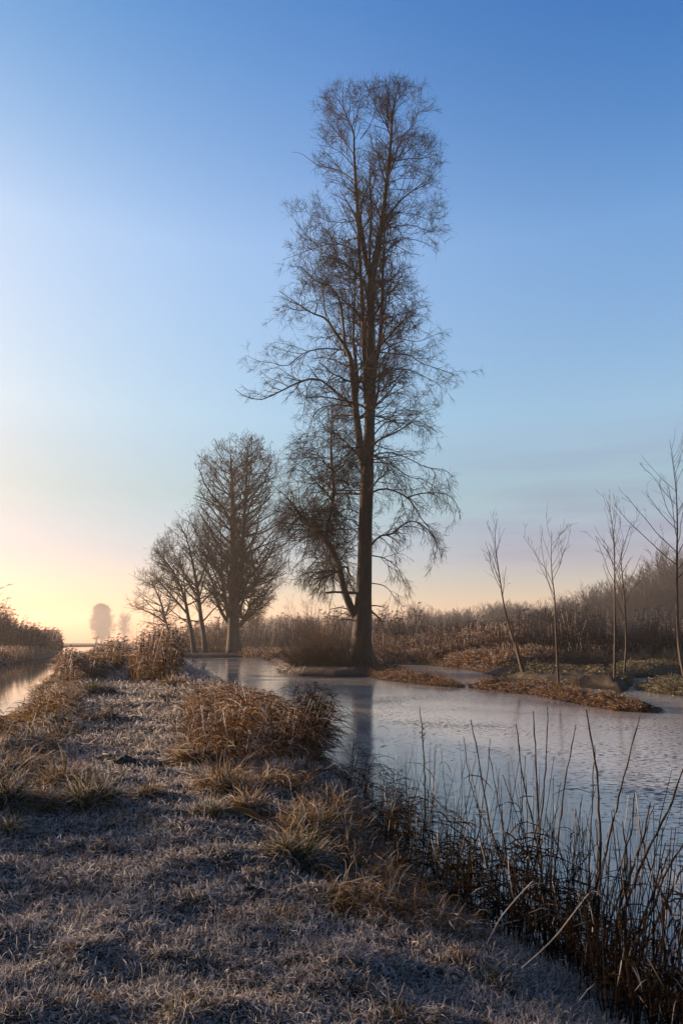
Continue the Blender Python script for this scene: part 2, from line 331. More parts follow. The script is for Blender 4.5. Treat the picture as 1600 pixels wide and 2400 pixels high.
# ------------------------------------------------------------------ the tall poplar, limbs traced
Z1 = lambda u, v: (500+u/2.6133, 150+v/2.6133)
Z2 = lambda u, v: (500+u/2.6133, 850+v/2.6133)
TD = 42.6
def stem(Z, pts, dy=0.0, y0=0.0):
    """px polyline -> world; dy = lateral depth run per metre of reach"""
    q = np.array([Z(*p[:2]) for p in pts]); n = len(q)
    reach = np.linspace(0, 1, n); lat = abs(q[-1, 0]-q[0, 0])/F*TD+abs(q[-1, 1]-q[0, 1])/F*TD*.3
    Y = TD+y0+dy*lat*reach; return P(q[:, 0], q[:, 1], Y)
tall = empty('poplar_tree', G(845, 1575), 'very tall bare tree with two parallel stems standing at the pond edge, the biggest tree', 'tree')
base = np.array(tall.location)
gt = Geo(); gc = Geo()
def thick(Z, pts, y0=0, n=40, k=14, rough=.05):
    w = [p[2] for p in pts]; W = np.array(w)/2.6133/F*TD/2
    L3 = stem(Z, pts, 0, y0); q = resample(np.column_stack([L3, W]), n); gt.add(*tubes(q[None, :, :3], q[None, :, 3], k, rough)); return q
trunkA = [Z2(905, 1885)+(190,), Z2(905, 1840)+(160,), Z2(905, 1750)+(132,), Z2(908, 1650)+(122,), Z2(912, 1550)+(112,), Z2(920, 1400)+(98,), Z2(926, 1200)+(90,), Z2(930, 1000)+(86,), Z2(938, 760)+(84,), Z2(945, 600)+(76,), Z2(955, 400)+(66,), Z2(962, 100)+(68,),
          Z1(963, 1800)+(66,), Z1(962, 1600)+(60,), Z1(964, 1400)+(56,), Z1(975, 1280)+(50,), Z1(1005, 1130)+(42,), Z1(1035, 950)+(34,), Z1(1052, 800)+(28,), Z1(1070, 650)+(24,), Z1(1085, 480)+(20,), Z1(1092, 380)+(15,), Z1(1105, 250)+(9,), Z1(1140, 110)+(4,)]
I_ = lambda a, b: (a, b)
stems = [trunkA,
  [Z2(925, 680)+(50,), Z2(905, 560)+(46,), Z2(885, 400)+(44,), Z2(868, 250)+(42,), Z2(855, 120)+(38,), Z2(845, 0)+(34,), Z1(830, 1780)+(30,), Z1(800, 1720)+(24,), Z1(740, 1640)+(18,), Z1(690, 1560)+(13,), Z1(600, 1525)+(9,), Z1(520, 1470)+(7,), Z1(400, 1390)+(3,)],
  [Z1(970, 1330)+(38,), Z1(938, 1230)+(34,), Z1(910, 1050)+(32,), Z1(882, 880)+(28,), Z1(870, 700)+(22,), Z1(862, 560)+(16,), Z1(858, 420)+(11,), Z1(820, 330)+(8,), Z1(792, 250)+(6,), Z1(796, 110)+(3,)],
  [Z1(955, 1250)+(18,), Z1(958, 1100)+(16,), Z1(968, 900)+(14,), Z1(955, 740)+(11,), Z1(960, 620)+(5,)],
  [Z2(868, 250)+(26,), Z1(880, 1960)+(26,), Z1(868, 1800)+(22,), Z1(858, 1700)+(16,), Z1(862, 1500)+(12,), Z1(868, 1330)+(9,), Z1(845, 1150)+(4,)],
  [Z2(935, 250)+(30,), Z1(925, 1850)+(30,), Z1(917, 1600)+(26,), Z1(907, 1380)+(24,), Z1(895, 1180)+(20,), Z1(882, 980)+(16,), Z1(840, 880)+(9,), Z1(780, 780)+(5,)],
  [Z2(975, 150)+(34,), Z1(990, 1850)+(32,), Z1(1018, 1700)+(28,), Z1(1030, 1500)+(24,), Z1(1036, 1300)+(18,), Z1(1045, 1100)+(13,), Z1(1046, 950)+(9,), Z1(1060, 860)+(5,)],
  [Z2(870, 1560)+(56,), Z2(825, 1460)+(46,), Z2(795, 1370)+(42,), Z2(768, 1250)+(42,), Z2(740, 1180)+(38,), Z2(690, 1085)+(34,), Z2(610, 1010)+(26,), Z2(540, 950)+(20,), Z2(480, 860)+(10,), Z2(450, 820)+(5,)],
  [Z2(685, 1080)+(28,), Z2(708, 960)+(24,), Z2(735, 800)+(22,), Z2(726, 650)+(18,), Z2(720, 480)+(12,), Z2(728, 280)+(5,)],
  [Z1(808, 1790)+(20,), Z1(795, 1600)+(16,), Z1(765, 1430)+(14,), Z1(700, 1355)+(9,), Z1(620, 1325)+(6,), Z1(540, 1240)+(4,)],
]
ident = lambda a, b: (a, b)
ysh = [0, -.3, .3, -.4, .35, -.45, .3, -.2, -.3, -.5]
stemW = []
for s, y0 in zip(stems, ysh):
    npt = len(s); W = np.array([p[2] for p in s])/2.6133/F*TD/2
    yy = TD+y0*np.minimum(1, np.arange(npt)/2)
    q = resample(np.column_stack([P(np.array([p[0] for p in s]), np.array([p[1] for p in s]), yy), W]), 46 if s is trunkA else 26)
    if s is trunkA: q[0, 2] -= .35
    gt.add(*tubes(q[None, :, :3], q[None, :, 3], 14 if s is trunkA else 9, .035)); stemW.append(q)
# root flare
for a in np.linspace(0, 2*math.pi, 8)[:-1]:
    b0 = base+np.array([.35*math.cos(a), .35*math.sin(a), 1.5]); b1 = base+np.array([.85*math.cos(a), .85*math.sin(a), .25]); b2 = base+np.array([1.25*math.cos(a+.1), 1.25*math.sin(a+.1), -.15])
    q = resample([[*b0, .25], [*b1, .33], [*b2, .12]], 9); gt.add(*tubes(q[None, :, :3], q[None, :, 3], 8, .06))
TR = [  # zoom, thickness, polyline
 (Z1, 9, [(895, 1165), (800, 1110), (700, 1105), (620, 1130), (520, 1165), (425, 1200)]),
 (Z1, 6, [(888, 960), (780, 970), (700, 960), (640, 930), (590, 900)]),
 (Z1, 9, [(868, 720), (830, 690), (760, 650), (640, 620), (540, 550), (480, 540)]),
 (Z1, 6, [(640, 1115), (560, 1040), (500, 960), (445, 890)]),
 (Z1, 8, [(900, 1370), (840, 1310), (770, 1230), (735, 1100), (700, 1030), (620, 960), (570, 900), (540, 825)]),
 (Z1, 10, [(800, 1755), (700, 1742), (600, 1755), (530, 1785), (450, 1850), (360, 1830), (280, 1820), (200, 1785)]),
 (Z1, 6, [(690, 1560), (675, 1450), (662, 1300), (655, 1130)]),
 (Z1, 6, [(800, 1700), (790, 1500), (772, 1300), (760, 1200)]),
 (Z1, 6, [(835, 1700), (827, 1450), (835, 1300), (850, 1200)]),
 (Z1, 7, [(866, 800), (790, 730), (700, 700), (680, 690)]),
 (Z1, 9, [(863, 560), (800, 470), (730, 390), (690, 330), (640, 240)]),
 (Z1, 6, [(860, 430), (890, 260), (915, 190), (885, 150)]),
 (Z1, 6, [(900, 460), (950, 390), (990, 290), (985, 230)]),
 (Z1, 6, [(866, 640), (800, 560), (720, 510), (620, 495)]),
 (Z1, 5, [(870, 680), (830, 540), (780, 430), (760, 330), (750, 200)]),
 (Z1, 7, [(1088, 480), (1180, 420), (1230, 350), (1270, 220), (1275, 130)]),
 (Z1, 7, [(1078, 595), (1180, 540), (1250, 480), (1350, 430)]),
 (Z1, 7, [(1078, 600), (1200, 580), (1300, 575), (1405, 540)]),
 (Z1, 5, [(1070, 650), (1180, 620), (1290, 650), (1340, 640)]),
 (Z1, 6, [(1060, 760), (1130, 705), (1250, 705), (1350, 750)]),
 (Z1, 5, [(1055, 765), (1200, 770), (1300, 765), (1370, 700)]),
 (Z1, 6, [(1045, 920), (1150, 910), (1240, 925), (1330, 950), (1415, 870)]),
 (Z1, 8, [(1040, 1020), (1130, 990), (1230, 990), (1340, 1030), (1435, 1010)]),
 (Z1, 8, [(1020, 1200), (1100, 1110), (1160, 1070), (1280, 1090), (1390, 1150)]),
 (Z1, 7, [(1040, 1320), (1120, 1345), (1200, 1370), (1260, 1430)]),
 (Z1, 7, [(1036, 1448), (1090, 1465), (1112, 1520), (1112, 1570), (1180, 1600), (1290, 1640), (1380, 1690)]),
 (Z1, 7, [(990, 1605), (1070, 1550), (1150, 1530), (1240, 1500), (1335, 1480)]),
 (Z1, 9, [(1015, 1765), (1110, 1775), (1200, 1785), (1270, 1830), (1400, 1875), (1510, 1915)]),
 (Z1, 8, [(1000, 1905), (1080, 1870), (1170, 1868), (1250, 1900), (1400, 1960)]),
 (Z1, 7, [(1018, 1720), (1120, 1680), (1250, 1700), (1380, 1650), (1460, 1670)]),
 (Z1, 5, [(1092, 400), (1110, 260), (1180, 150), (1220, 105)]),
 (Z1, 5, [(1060, 330), (1020, 250), (1010, 165)]),
 (Z2, 18, [(850, 265), (760, 190), (690, 130), (640, 100), (560, 105), (480, 140), (390, 185), (300, 225), (200, 210), (135, 165)]),
 (Z2, 9, [(640, 100), (610, 60), (570, 0)]),
 (Z2, 12, [(850, 268), (760, 258), (690, 268), (640, 290), (600, 350), (590, 420)]),
 (Z2, 8, [(855, 325), (770, 322), (705, 350), (700, 410), (730, 470)]),
 (Z2, 9, [(892, 805), (820, 785), (740, 785), (650, 775)]),
 (Z2, 9, [(600, 1005), (500, 955), (420, 965), (340, 1010)]),
 (Z2, 10, [(775, 1210), (830, 1130), (868, 1060)]),
 (Z2, 13, [(968, 1115), (1020, 1062), (1100, 1048), (1150, 1000), (1230, 970), (1330, 1040), (1370, 1140)]),
 (Z2, 12, [(970, 795), (1040, 772), (1120, 790), (1200, 840), (1270, 950), (1350, 1060), (1395, 1190)]),
 (Z2, 9, [(975, 450), (1050, 370), (1150, 350), (1280, 370), (1380, 430)]),
 (Z2, 7, [(975, 385), (1100, 325), (1200, 320), (1330, 290), (1395, 260)]),
 (Z2, 9, [(972, 570), (1070, 550), (1180, 580), (1300, 640), (1420, 660), (1500, 740)]),
 (Z2, 8, [(970, 610), (1080, 620), (1200, 700), (1300, 720), (1400, 800)]),
 (Z2, 9, [(1180, 828), (1280, 800), (1420, 805), (1490, 870), (1510, 960)]),
 (Z2, 8, [(990, 85), (1080, 50), (1200, 45), (1300, 90), (1400, 150)]),
 (Z2, 8, [(965, 1180), (1050, 1200), (1130, 1260), (1170, 1350)]),
 (Z2, 7, [(968, 1350), (1050, 1370), (1110, 1440), (1130, 1500)]),
 (Z2, 8, [(888, 920), (820, 895), (750, 930), (700, 1000)]),
 (Z2, 7, [(728, 700), (620, 740), (500, 730), (400, 770)]),
 (Z2, 9, [(737, 790), (650, 890), (560, 900), (430, 850)]),
 (Z2, 7, [(722, 585), (600, 580), (500, 590), (390, 590)]),
 (Z2, 6, [(722, 500), (640, 450), (540, 460), (470, 500)]),
 (Z2, 8, [(760, 1230), (680, 1200), (560, 1200), (480, 1270)]),
 (Z2, 7, [(790, 1370), (720, 1300), (640, 1290), (560, 1340), (550, 1400)]),
 (Z2, 8, [(690, 1085), (600, 1060), (520, 1100), (450, 1180), (430, 1290)]),
 (Z2, 7, [(735, 640), (800, 600), (850, 540), (870, 530)]),
 (Z2, 6, [(890, 1000), (850, 960), (790, 980), (770, 1080)]),
]
limbs = []; radii = []
for i, (Z, w, pts) in enumerate(TR):
    dy = rng.uniform(-.9, .9); q = resample(stem(Z, pts, dy), 14); w0 = w/2.6133/F*TD/2*1.05
    limbs.append(q); radii.append(w0*np.linspace(1, .22, 14))
# limbs towards and away from the viewer, between the traced ones
ey = np.array([178, 190, 205, 250, 300, 340, 380, 420, 450, 480, 500, 560, 600, 640, 660, 700, 760, 800, 840, 880, 920, 960, 1000, 1040, 1100, 1150, 1200, 1250, 1300, 1350, 1400, 1430, 1480])
el = np.array([900, 785, 742, 728, 722, 682, 680, 690, 740, 660, 655, 655, 665, 690, 642, 640, 648, 600, 570, 600, 552, 570, 582, 655, 640, 636, 630, 640, 660, 690, 730, 780, 820])
er = np.array([950, 985, 1015, 1024, 1026, 1042, 1042, 1032, 1028, 1040, 1050, 1048, 1022, 985, 975, 1005, 1018, 1048, 1062, 1085, 1052, 1032, 1012, 1022, 1052, 1070, 1082, 1058, 1030, 995, 960, 910, 860])
env = (ey, el, er)
for i in range(150):
    q = stemW[int(rng.choice([0, 0, 0, 1, 2, 5, 6, 7, 7, 8, 8]))]; j = int(rng.integers(8 if q is stemW[0] else 5, len(q)-2)); s = q[j, :3]
    if s[2] < 5.5 or (s[2] > 25 and rng.random() < .3): continue
    a = rng.choice([1, -1])*math.pi/2+rng.uniform(-.75, .75); up = np.interp(s[2], [5, 15, 36], [.15, .45, 1.0])
    D = norm(np.array([math.cos(a), math.sin(a), up])); L = np.array([np.interp(s[2], [4, 10, 20, 32, 38], [3.2, 5.0, 4.8, 3.8, 1.5])*rng.uniform(.6, 1.1)])
    L = env_shrink(s[None], D[None], L, env)
    limbs.append(grow(s[None], D[None], L, 14, .09, -.02)[0]); radii.append(min(q[j, 3]*.5, .012+.016*L[0])*np.linspace(1, .25, 14))
for q in stemW:                                       # twiggy growth at the stem ends
    m = len(q); sub = resample(q[int(m*.62):], 14); limbs.append(sub[:, :3]); radii.append(np.maximum(sub[:, 3], .012))
limbs = np.array(limbs); radii = np.array(radii)
gt.add(*tubes(limbs[:len(TR)], radii[:len(TR)], 7, .06)); gc.add(*tubes(limbs[len(TR):], radii[len(TR):]*.98, 5, .05))
finish_crown(gc, limbs, radii, env, (.37, 2.2, .22, .9, .12, .46), (6, 30), .0078)
# broken stubs low on the trunk
for Z, w, pts in [(Z2, 20, [(885, 1412), (800, 1408), (740, 1405), (690, 1410)]), (Z2, 8, [(965, 1488), (1010, 1490), (1050, 1502)]), (Z2, 13, [(960, 1520), (1010, 1560), (1035, 1600)]), (Z2, 9, [(850, 1520), (780, 1500), (710, 1512)]),
                  (Z2, 9, [(860, 1580), (790, 1570), (750, 1600), (730, 1660)]), (Z2, 12, [(700, 1230), (660, 1330), (637, 1415)]), (Z2, 6, [(1000, 1575), (1040, 1585), (1075, 1577)]), (Z2, 6, [(850, 1560), (800, 1535), (760, 1560)])]:
    q = resample(stem(Z, pts, rng.uniform(-.5, .5)), 8); gt.add(*tubes(q[None], (w/2.6133/F*TD/2*np.linspace(1, .55, 8))[None], 7, .12))
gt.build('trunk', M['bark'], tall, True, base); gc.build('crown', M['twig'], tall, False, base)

# ------------------------------------------------------------------ the other trees
def simple_tree(name, label, cat, bpx, spine, wid, nlimb, lvl, ang, llen, env=None, mat=('bark_far', 'twig_far'), up=(.3, .3), crown0=.25, twr=.012, group=None, D=None, extra=(), k=9, lbend=.07, seeds=True, cat2=None):
    """spine: px polyline base..tip at distance D; llen(t) limb length along the spine"""
    b = G(*bpx) if D is None else P(bpx[0], bpx[1], D); D = b[1]
    e = empty(name, b, label, cat, group); g1 = Geo(); g2 = Geo()
    allst = [(spine, wid)]+list(extra); L_ = []; R__ = []
    for j, (sp, (w0, w1)) in enumerate(allst):
        q = np.array(sp, float); yy = D+(0 if j == 0 else rng.uniform(-1.2, 1.2))*np.linspace(0, 1, len(q))
        q = resample(P(q[:, 0], q[:, 1], yy), 24); r = np.linspace(w0, w1, 24)/2
        if j == 0: r[:3] *= np.array([1.35, 1.15, 1.04]); q[0, 2] -= .3
        g1.add(*tubes(q[None], r[None], k, .03))
        t = crown0+(1-crown0)*np.sort(rng.random(nlimb if j == 0 else max(4, nlimb//2)))
        if j: t = .2+.8*rng.random(len(t))
        for tt in t:
            x = tt*23; i = min(int(x), 22); f = x-i; s = q[i]*(1-f)+q[i+1]*f; tan = norm(q[i+1]-q[i])
            a = rng.uniform(0, 2*math.pi); th = R_(rng.uniform(*ang)); u = norm(np.array([math.cos(a), math.sin(a)*.9, 0]))
            dd = norm(u*math.sin(th)+tan*math.cos(th)); LL = np.array([llen(tt)*rng.uniform(.75, 1.15)])
            if env is not None: LL = env_shrink(s[None], dd[None], LL, env)
            L_.append(grow(s[None], dd[None], LL, 10, lbend, up[0]*.12)[0]); R__.append(max(min(r[i]*.55, .02+.017*LL[0]), .014)*np.linspace(1, .25, 10))
        if wid[0] > .25 or j == 0: L_.append(resample(q[12:], 10)); R__.append(np.maximum(r[[12+int(z) for z in np.linspace(0, 11, 10)]], .012))
    L_ = np.array(L_); R__ = np.array(R__); g2.add(*tubes(L_, R__*.99, 5))
    if env is None: env = (np.array([-9999, 9999]), np.array([-9999, -9999]), np.array([9999, 9999]))
    B = finish_crown(g2, L_, R__, env, lvl, (b[2]+1, b[2]+12), twr) if lvl else None
    g1.build('trunk', M[mat[0]], e, True, b); c = g2.build('crown', M[mat[1]], e, False, b)
    return e, B
Z3 = lambda u, v: (u/2.24, 950+v/2.24)
Zc = lambda u, v: (280+u/3.5636, 1200+v/3.5636)
# second tree, domed, several upright stems, dead leaf tufts at its top
envB = (np.array([1022, 1045, 1070, 1100, 1140, 1170, 1200, 1250, 1300, 1350, 1400, 1430, 1460]), np.array([540, 480, 466, 460, 462, 440, 425, 424, 432, 440, 460, 480, 510]), np.array([600, 640, 652, 662, 672, 684, 690, 695, 692, 680, 655, 630, 600]))
second, Btw = simple_tree('domed_tree', 'large domed bare tree with seed tufts on top, left of the tallest tree', 'tree', (548, 1538),
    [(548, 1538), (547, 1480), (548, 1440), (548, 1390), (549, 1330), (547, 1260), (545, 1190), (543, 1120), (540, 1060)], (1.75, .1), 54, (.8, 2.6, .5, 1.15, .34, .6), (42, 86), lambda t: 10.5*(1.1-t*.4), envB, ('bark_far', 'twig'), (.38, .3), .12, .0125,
    extra=[([Zc(985, 760), Zc(1012, 560), Zc(1028, 380), Zc(1036, 150), Z3(1288, 480), Z3(1297, 330), Z3(1300, 190)], (.8, .08)),
           ([Zc(925, 930), Zc(880, 720), Zc(858, 520), Zc(850, 300), Zc(845, 150), Z3(1160, 600)], (.6, .06)),
           ([Zc(935, 960), Zc(860, 850), Zc(800, 700), Zc(770, 560), Zc(690, 430), Zc(600, 330)], (.55, .06)),
           ([Zc(1000, 960), Zc(1060, 850), Zc(1110, 750), Zc(1205, 690)], (.5, .07)),
           ([Zc(1000, 860), Zc(1050, 680), Zc(1110, 620), Zc(1200, 545), Zc(1320, 530)], (.45, .05)),
           ([Zc(1010, 700), Zc(1080, 560), Zc(1160, 460), Zc(1240, 330), Zc(1290, 200)], (.45, .05)),
           ([Zc(960, 900), Zc(920, 700), Zc(905, 520), Zc(890, 330)], (.4, .05)),
           ([Zc(1020, 950), Zc(1050, 900), Zc(1075, 830), Zc(1100, 780)], (.35, .08)),
           ([Zc(960, 420), Z3(1230, 520), Z3(1140, 380), Z3(1080, 300)], (.35, .05)),
           ([Zc(1036, 150), Z3(1330, 480), Z3(1390, 400), Z3(1420, 300)], (.3, .04))])
# hanging seed tufts near the top of the second tree
tips = Btw[:, -1]; _, tpy = proj(tips); pr = np.clip((1230-tpy)/170, 0, 1)*.55; sel = tips[rng.random(len(tips)) < pr]
sel = sel[rng.permutation(len(sel))[:2600]]; n = 4
lf = grow(sel, norm(rng.normal(size=sel.shape)*.4+np.array([0, 0, -1.0])), .18+.28*rng.random(len(sel)), n, .1, -.2); gs = Geo()
gs.add(*ribbons(lf, .07*np.ones((len(sel), 1))*np.array([.5, 1, .9, .2])[None]))
gs.build('seed_tufts', M['reed_dark'], second, False, np.array(second.location))['kind'] = 'stuff'
envC = (np.array([1190, 1230, 1260, 1290, 1330, 1370, 1410, 1450, 1480, 1500]), np.array([430, 400, 372, 345, 322, 308, 296, 300, 330, 380]), np.array([520, 530, 540, 545, 550, 550, 550, 545, 520, 500]))
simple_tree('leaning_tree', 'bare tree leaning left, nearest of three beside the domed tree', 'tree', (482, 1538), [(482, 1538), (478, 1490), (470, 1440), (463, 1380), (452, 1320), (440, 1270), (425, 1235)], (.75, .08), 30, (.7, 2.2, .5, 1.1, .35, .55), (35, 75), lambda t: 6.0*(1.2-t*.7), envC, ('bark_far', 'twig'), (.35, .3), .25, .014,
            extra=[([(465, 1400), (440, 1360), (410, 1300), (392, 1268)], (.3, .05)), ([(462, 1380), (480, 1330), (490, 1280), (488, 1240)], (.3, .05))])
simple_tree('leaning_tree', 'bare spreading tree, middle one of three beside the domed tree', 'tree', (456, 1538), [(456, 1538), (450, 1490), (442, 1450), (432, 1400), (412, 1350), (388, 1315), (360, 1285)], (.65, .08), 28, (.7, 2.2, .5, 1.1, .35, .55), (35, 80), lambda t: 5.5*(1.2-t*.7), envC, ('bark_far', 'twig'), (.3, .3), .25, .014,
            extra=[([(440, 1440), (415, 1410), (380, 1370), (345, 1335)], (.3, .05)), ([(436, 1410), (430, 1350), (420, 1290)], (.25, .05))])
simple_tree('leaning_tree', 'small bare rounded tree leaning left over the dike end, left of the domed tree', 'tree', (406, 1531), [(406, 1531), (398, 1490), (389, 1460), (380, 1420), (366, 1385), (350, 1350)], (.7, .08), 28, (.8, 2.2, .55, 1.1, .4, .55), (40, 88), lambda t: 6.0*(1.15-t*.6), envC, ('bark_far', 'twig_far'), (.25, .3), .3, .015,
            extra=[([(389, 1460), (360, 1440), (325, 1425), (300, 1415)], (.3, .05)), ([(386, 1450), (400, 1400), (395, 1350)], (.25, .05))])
# saplings on the right
def sapling(label, bpx, spine, w, Rr, n, crown0, L0, ang=(17, 36), seed=0):
    b = G(*bpx, .12); e = empty('sapling', b, label, 'sapling', 'thin bare saplings on the right shore'); g1 = Geo(); g2 = Geo()
    q = np.array(spine, float); q = resample(P(q[:, 0], q[:, 1], b[1]), 26); r = np.linspace(w, .012, 26)/2; q[0, 2] -= .2
    g1.add(*tubes(q[None], r[None], 8, .04)); LB = []; RB = []
    for i in range(n):
        tt = crown0+(.97-crown0)*(i+.5*rng.random())/n; x = tt*25; j = min(int(x), 24); s = q[j]+(q[j+1]-q[j])*(x-j); tan = norm(q[j+1]-q[j])
        a = rng.choice([0, math.pi])+rng.uniform(-1.0, 1.0); th = R_(rng.uniform(*ang)); u = np.array([math.cos(a), math.sin(a), 0])
        dd = norm(u*math.sin(th)+tan*math.cos(th)); LL = L0*(1.15-.75*(tt-crown0)/(1-crown0))*rng.uniform(.65, 1.15)
        LB.append(grow(s[None], dd[None], np.array([LL]), 9, .07, .06)[0]); RB.append(max(r[j]*.5, .008)*np.linspace(1, .45, 9))
    LB = np.array(LB); RB = np.array(RB); g2.add(*tubes(LB, RB, 5))
    pos, tan, rr, _, t = kids(LB, RB, .42, .15); B = grow(pos, spread(tan, 22, 45), .2+.55*rng.random(len(pos)), 6, .08, .06); RR = .0065*np.ones((len(pos), 1))*np.linspace(1, .6, 6)[None]
    g2.add(*tubes(B, RR, 3)); pos, tan, rr, _, t = kids(B, RR, .25, .3); g2.add(*tubes(grow(pos, spread(tan, 22, 45), .1+.2*rng.random(len(pos)), 3, .08, .05), .005*np.ones((len(pos), 3)), 3))
    g1.build('trunk', M['sapling'], e, True, b); g2.build('crown', M['sapling'], e, False, b); return e
Zr = lambda u, v: (1100+u/3.136, 1180+v/3.136)
s1 = sapling('thin bare sapling leaning left, with a stake at its foot', Zr(400, 1275), [Zr(395, 1275), Zr(355, 1130), (1199, 1490), Zr(255, 760), Zr(225, 580), Zr(200, 400), Zr(185, 250), Zr(200, 110)], .13, 1, 13, .5, 1.9)
q = resample(P(np.array([Zr(405, 1272)[0], Zr(370, 1160)[0], Zr(335, 1020)[0]]), np.array([Zr(0, 1272)[1], Zr(0, 1160)[1], Zr(0, 1020)[1]]), G(*Zr(400, 1275), .12)[1]-.15), 8)
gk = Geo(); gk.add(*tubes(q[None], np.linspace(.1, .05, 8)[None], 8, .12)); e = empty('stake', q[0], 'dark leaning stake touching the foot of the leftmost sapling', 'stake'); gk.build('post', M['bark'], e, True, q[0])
sapling('thin bare sapling, nearly straight, with an open forked top, second from the left', Zr(652, 1335), [Zr(652, 1335), Zr(640, 1100), Zr(628, 820), Zr(620, 660), Zr(605, 540), Zr(598, 400), Zr(600, 200)], .1, 1, 10, .52, 2.1)
sapling('tall straight sapling, third from the left, crossing the crown of its neighbour', Zr(1062, 1330), [Zr(1062, 1330), Zr(1066, 1000), Zr(1064, 700), Zr(1062, 400), Zr(1050, 200), Zr(1025, 0)], .11, 1, 14, .5, 2.0)
sapling('darker sapling just right of the tall straight one', Zr(1130, 1290), [Zr(1130, 1290), Zr(1148, 1050), Zr(1140, 780), Zr(1120, 520), Zr(1110, 380), Zr(1150, 250), Zr(1190, 130)], .11, 1, 13, .36, 2.3)
sapling('tallest sapling, curved at its foot, at the right edge', (1604, 1592), [(1604, 1592), Zr(1540, 1080), Zr(1525, 850), Zr(1520, 500), Zr(1524, 150), (1583, 1150), (1576, 1090), (1568, 1030)], .16, 1, 20, .4, 3.4, (30, 55))

# far trees in the mist ---------------------------------------------
def brush_tree(name, label, base, h, w, n, mat, r0=.04, group=None, fan=(5, 50), lean=0, cat='tree', trunk=.12, dens=1.0):
    """many ascending rods and twigs, used for misty trees and shrubs"""
    b = np.array(base, float); e = empty(name, b, label, cat, group); g1 = Geo(); g2 = Geo()
    if trunk: q = np.array([b+[0, 0, -.3], b+[0, 0, h*trunk], b+[lean*.2, 0, h*(trunk+.35)], b+[lean*.4, 0, h*.8]]); q = resample(q, 10); g1.add(*tubes(q[None], (r0*2.4*np.linspace(1.2, .15, 10))[None], 7)); g1.build('trunk', M['bark_far'], e, True, b)
    a = rng.random(n)*2*math.pi; th = np.radians(fan[0]+(fan[1]-fan[0])*rng.random(n)**.8)
    D = np.stack([np.cos(a)*np.sin(th)*w/h*2, np.sin(a)*np.sin(th)*w/h*2, np.cos(th)], 1); D[:, 0] += lean/h
    z0 = h*(trunk+.45*rng.random(n)*(1 if trunk else 0)); S = b+np.stack([0*a, 0*a, z0*(trunk > 0)], 1)
    if not trunk: S[:, :2] += rng.normal(size=(n, 2))*w*.12
    Dn = norm(D); L = (h*(1-.22*rng.random(n))-z0*(trunk > 0))*(1-.25*(th/np.radians(max(fan[1], 1)))**2)*np.where(Dn[:, 2] > .3, 1, .7)
    B = grow(S, D, L, 7, .06, .035); Rr = (r0*.6*(.5+rng.random(n)))[:, None]*np.linspace(1, .3, 7)[None]; g2.add(*tubes(B, Rr, 4))
    pos, tan, r, _, t = kids(B, Rr, .45*h/8/dens, .15); B2 = grow(pos, spread(tan, 18, 45), h*.16*(.4+.8*rng.random(len(pos))), 4, .09, .05); R2 = r0*.22*np.ones((len(pos), 1))*np.linspace(1, .5, 4)[None]; g2.add(*tubes(B2, R2, 3))
    pos, tan, r, _, t = kids(B2, R2, .3*h/8/dens, .2); B3 = grow(pos, spread(tan, 18, 45), h*.07*(.4+.8*rng.random(len(pos))), 3, .09, .05); g2.add(*tubes(B3, r0*.16*np.ones((len(pos), 3)), 3))
    g2.build('crown' if trunk else 'branches', mat, e, False, b); return e
envE = (np.array([1416, 1424, 1435, 1450, 1470, 1490, 1505, 1515]), np.array([232, 216, 202, 192, 190, 198, 210, 222]), np.array([243, 258, 273, 283, 284, 276, 266, 254]))
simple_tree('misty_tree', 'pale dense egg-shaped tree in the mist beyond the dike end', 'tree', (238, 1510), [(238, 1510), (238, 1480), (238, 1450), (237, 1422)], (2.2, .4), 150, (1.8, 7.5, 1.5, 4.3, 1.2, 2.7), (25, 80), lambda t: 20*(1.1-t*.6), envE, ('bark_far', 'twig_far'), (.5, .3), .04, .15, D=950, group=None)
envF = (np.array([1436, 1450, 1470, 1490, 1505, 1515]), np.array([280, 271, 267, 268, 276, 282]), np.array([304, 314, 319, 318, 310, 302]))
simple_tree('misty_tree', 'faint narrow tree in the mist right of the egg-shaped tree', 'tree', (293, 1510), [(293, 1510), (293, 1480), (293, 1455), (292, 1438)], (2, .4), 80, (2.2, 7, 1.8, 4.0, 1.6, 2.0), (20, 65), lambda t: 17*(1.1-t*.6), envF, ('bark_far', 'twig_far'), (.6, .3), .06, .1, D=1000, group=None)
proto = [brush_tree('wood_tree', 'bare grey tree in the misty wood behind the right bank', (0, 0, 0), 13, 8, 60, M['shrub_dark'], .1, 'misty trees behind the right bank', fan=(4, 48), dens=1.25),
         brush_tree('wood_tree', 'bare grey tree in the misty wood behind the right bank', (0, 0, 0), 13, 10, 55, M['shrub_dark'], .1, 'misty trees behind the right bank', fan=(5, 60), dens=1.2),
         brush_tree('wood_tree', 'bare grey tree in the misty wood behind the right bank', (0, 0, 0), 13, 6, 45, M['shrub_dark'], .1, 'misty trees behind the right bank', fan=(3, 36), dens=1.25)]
used = [False]*3
def place(k, px, D, top, label=None, group=None, name=None, wide=1.0):
    o = proto[k] if not used[k] else copy_tree(proto[k]); used[k] = True
    b = P(px, 1505, D); z = .3; hh = P(px, top, D)[2]-z; s = hh/13
    o.location = (b[0], D, z); o.scale = (s*wide, s*wide, s); o.rotation_euler = (0, 0, rng.uniform(0, 6.28))
    if label: o['label'] = label
    if group: o['group'] = group
    return o
tops = [(1640, 1270), (1600, 1282), (1560, 1308), (1520, 1322), (1480, 1345), (1440, 1352), (1400, 1368), (1370, 1388), (1340, 1400), (1700, 1262), (1750, 1250)]
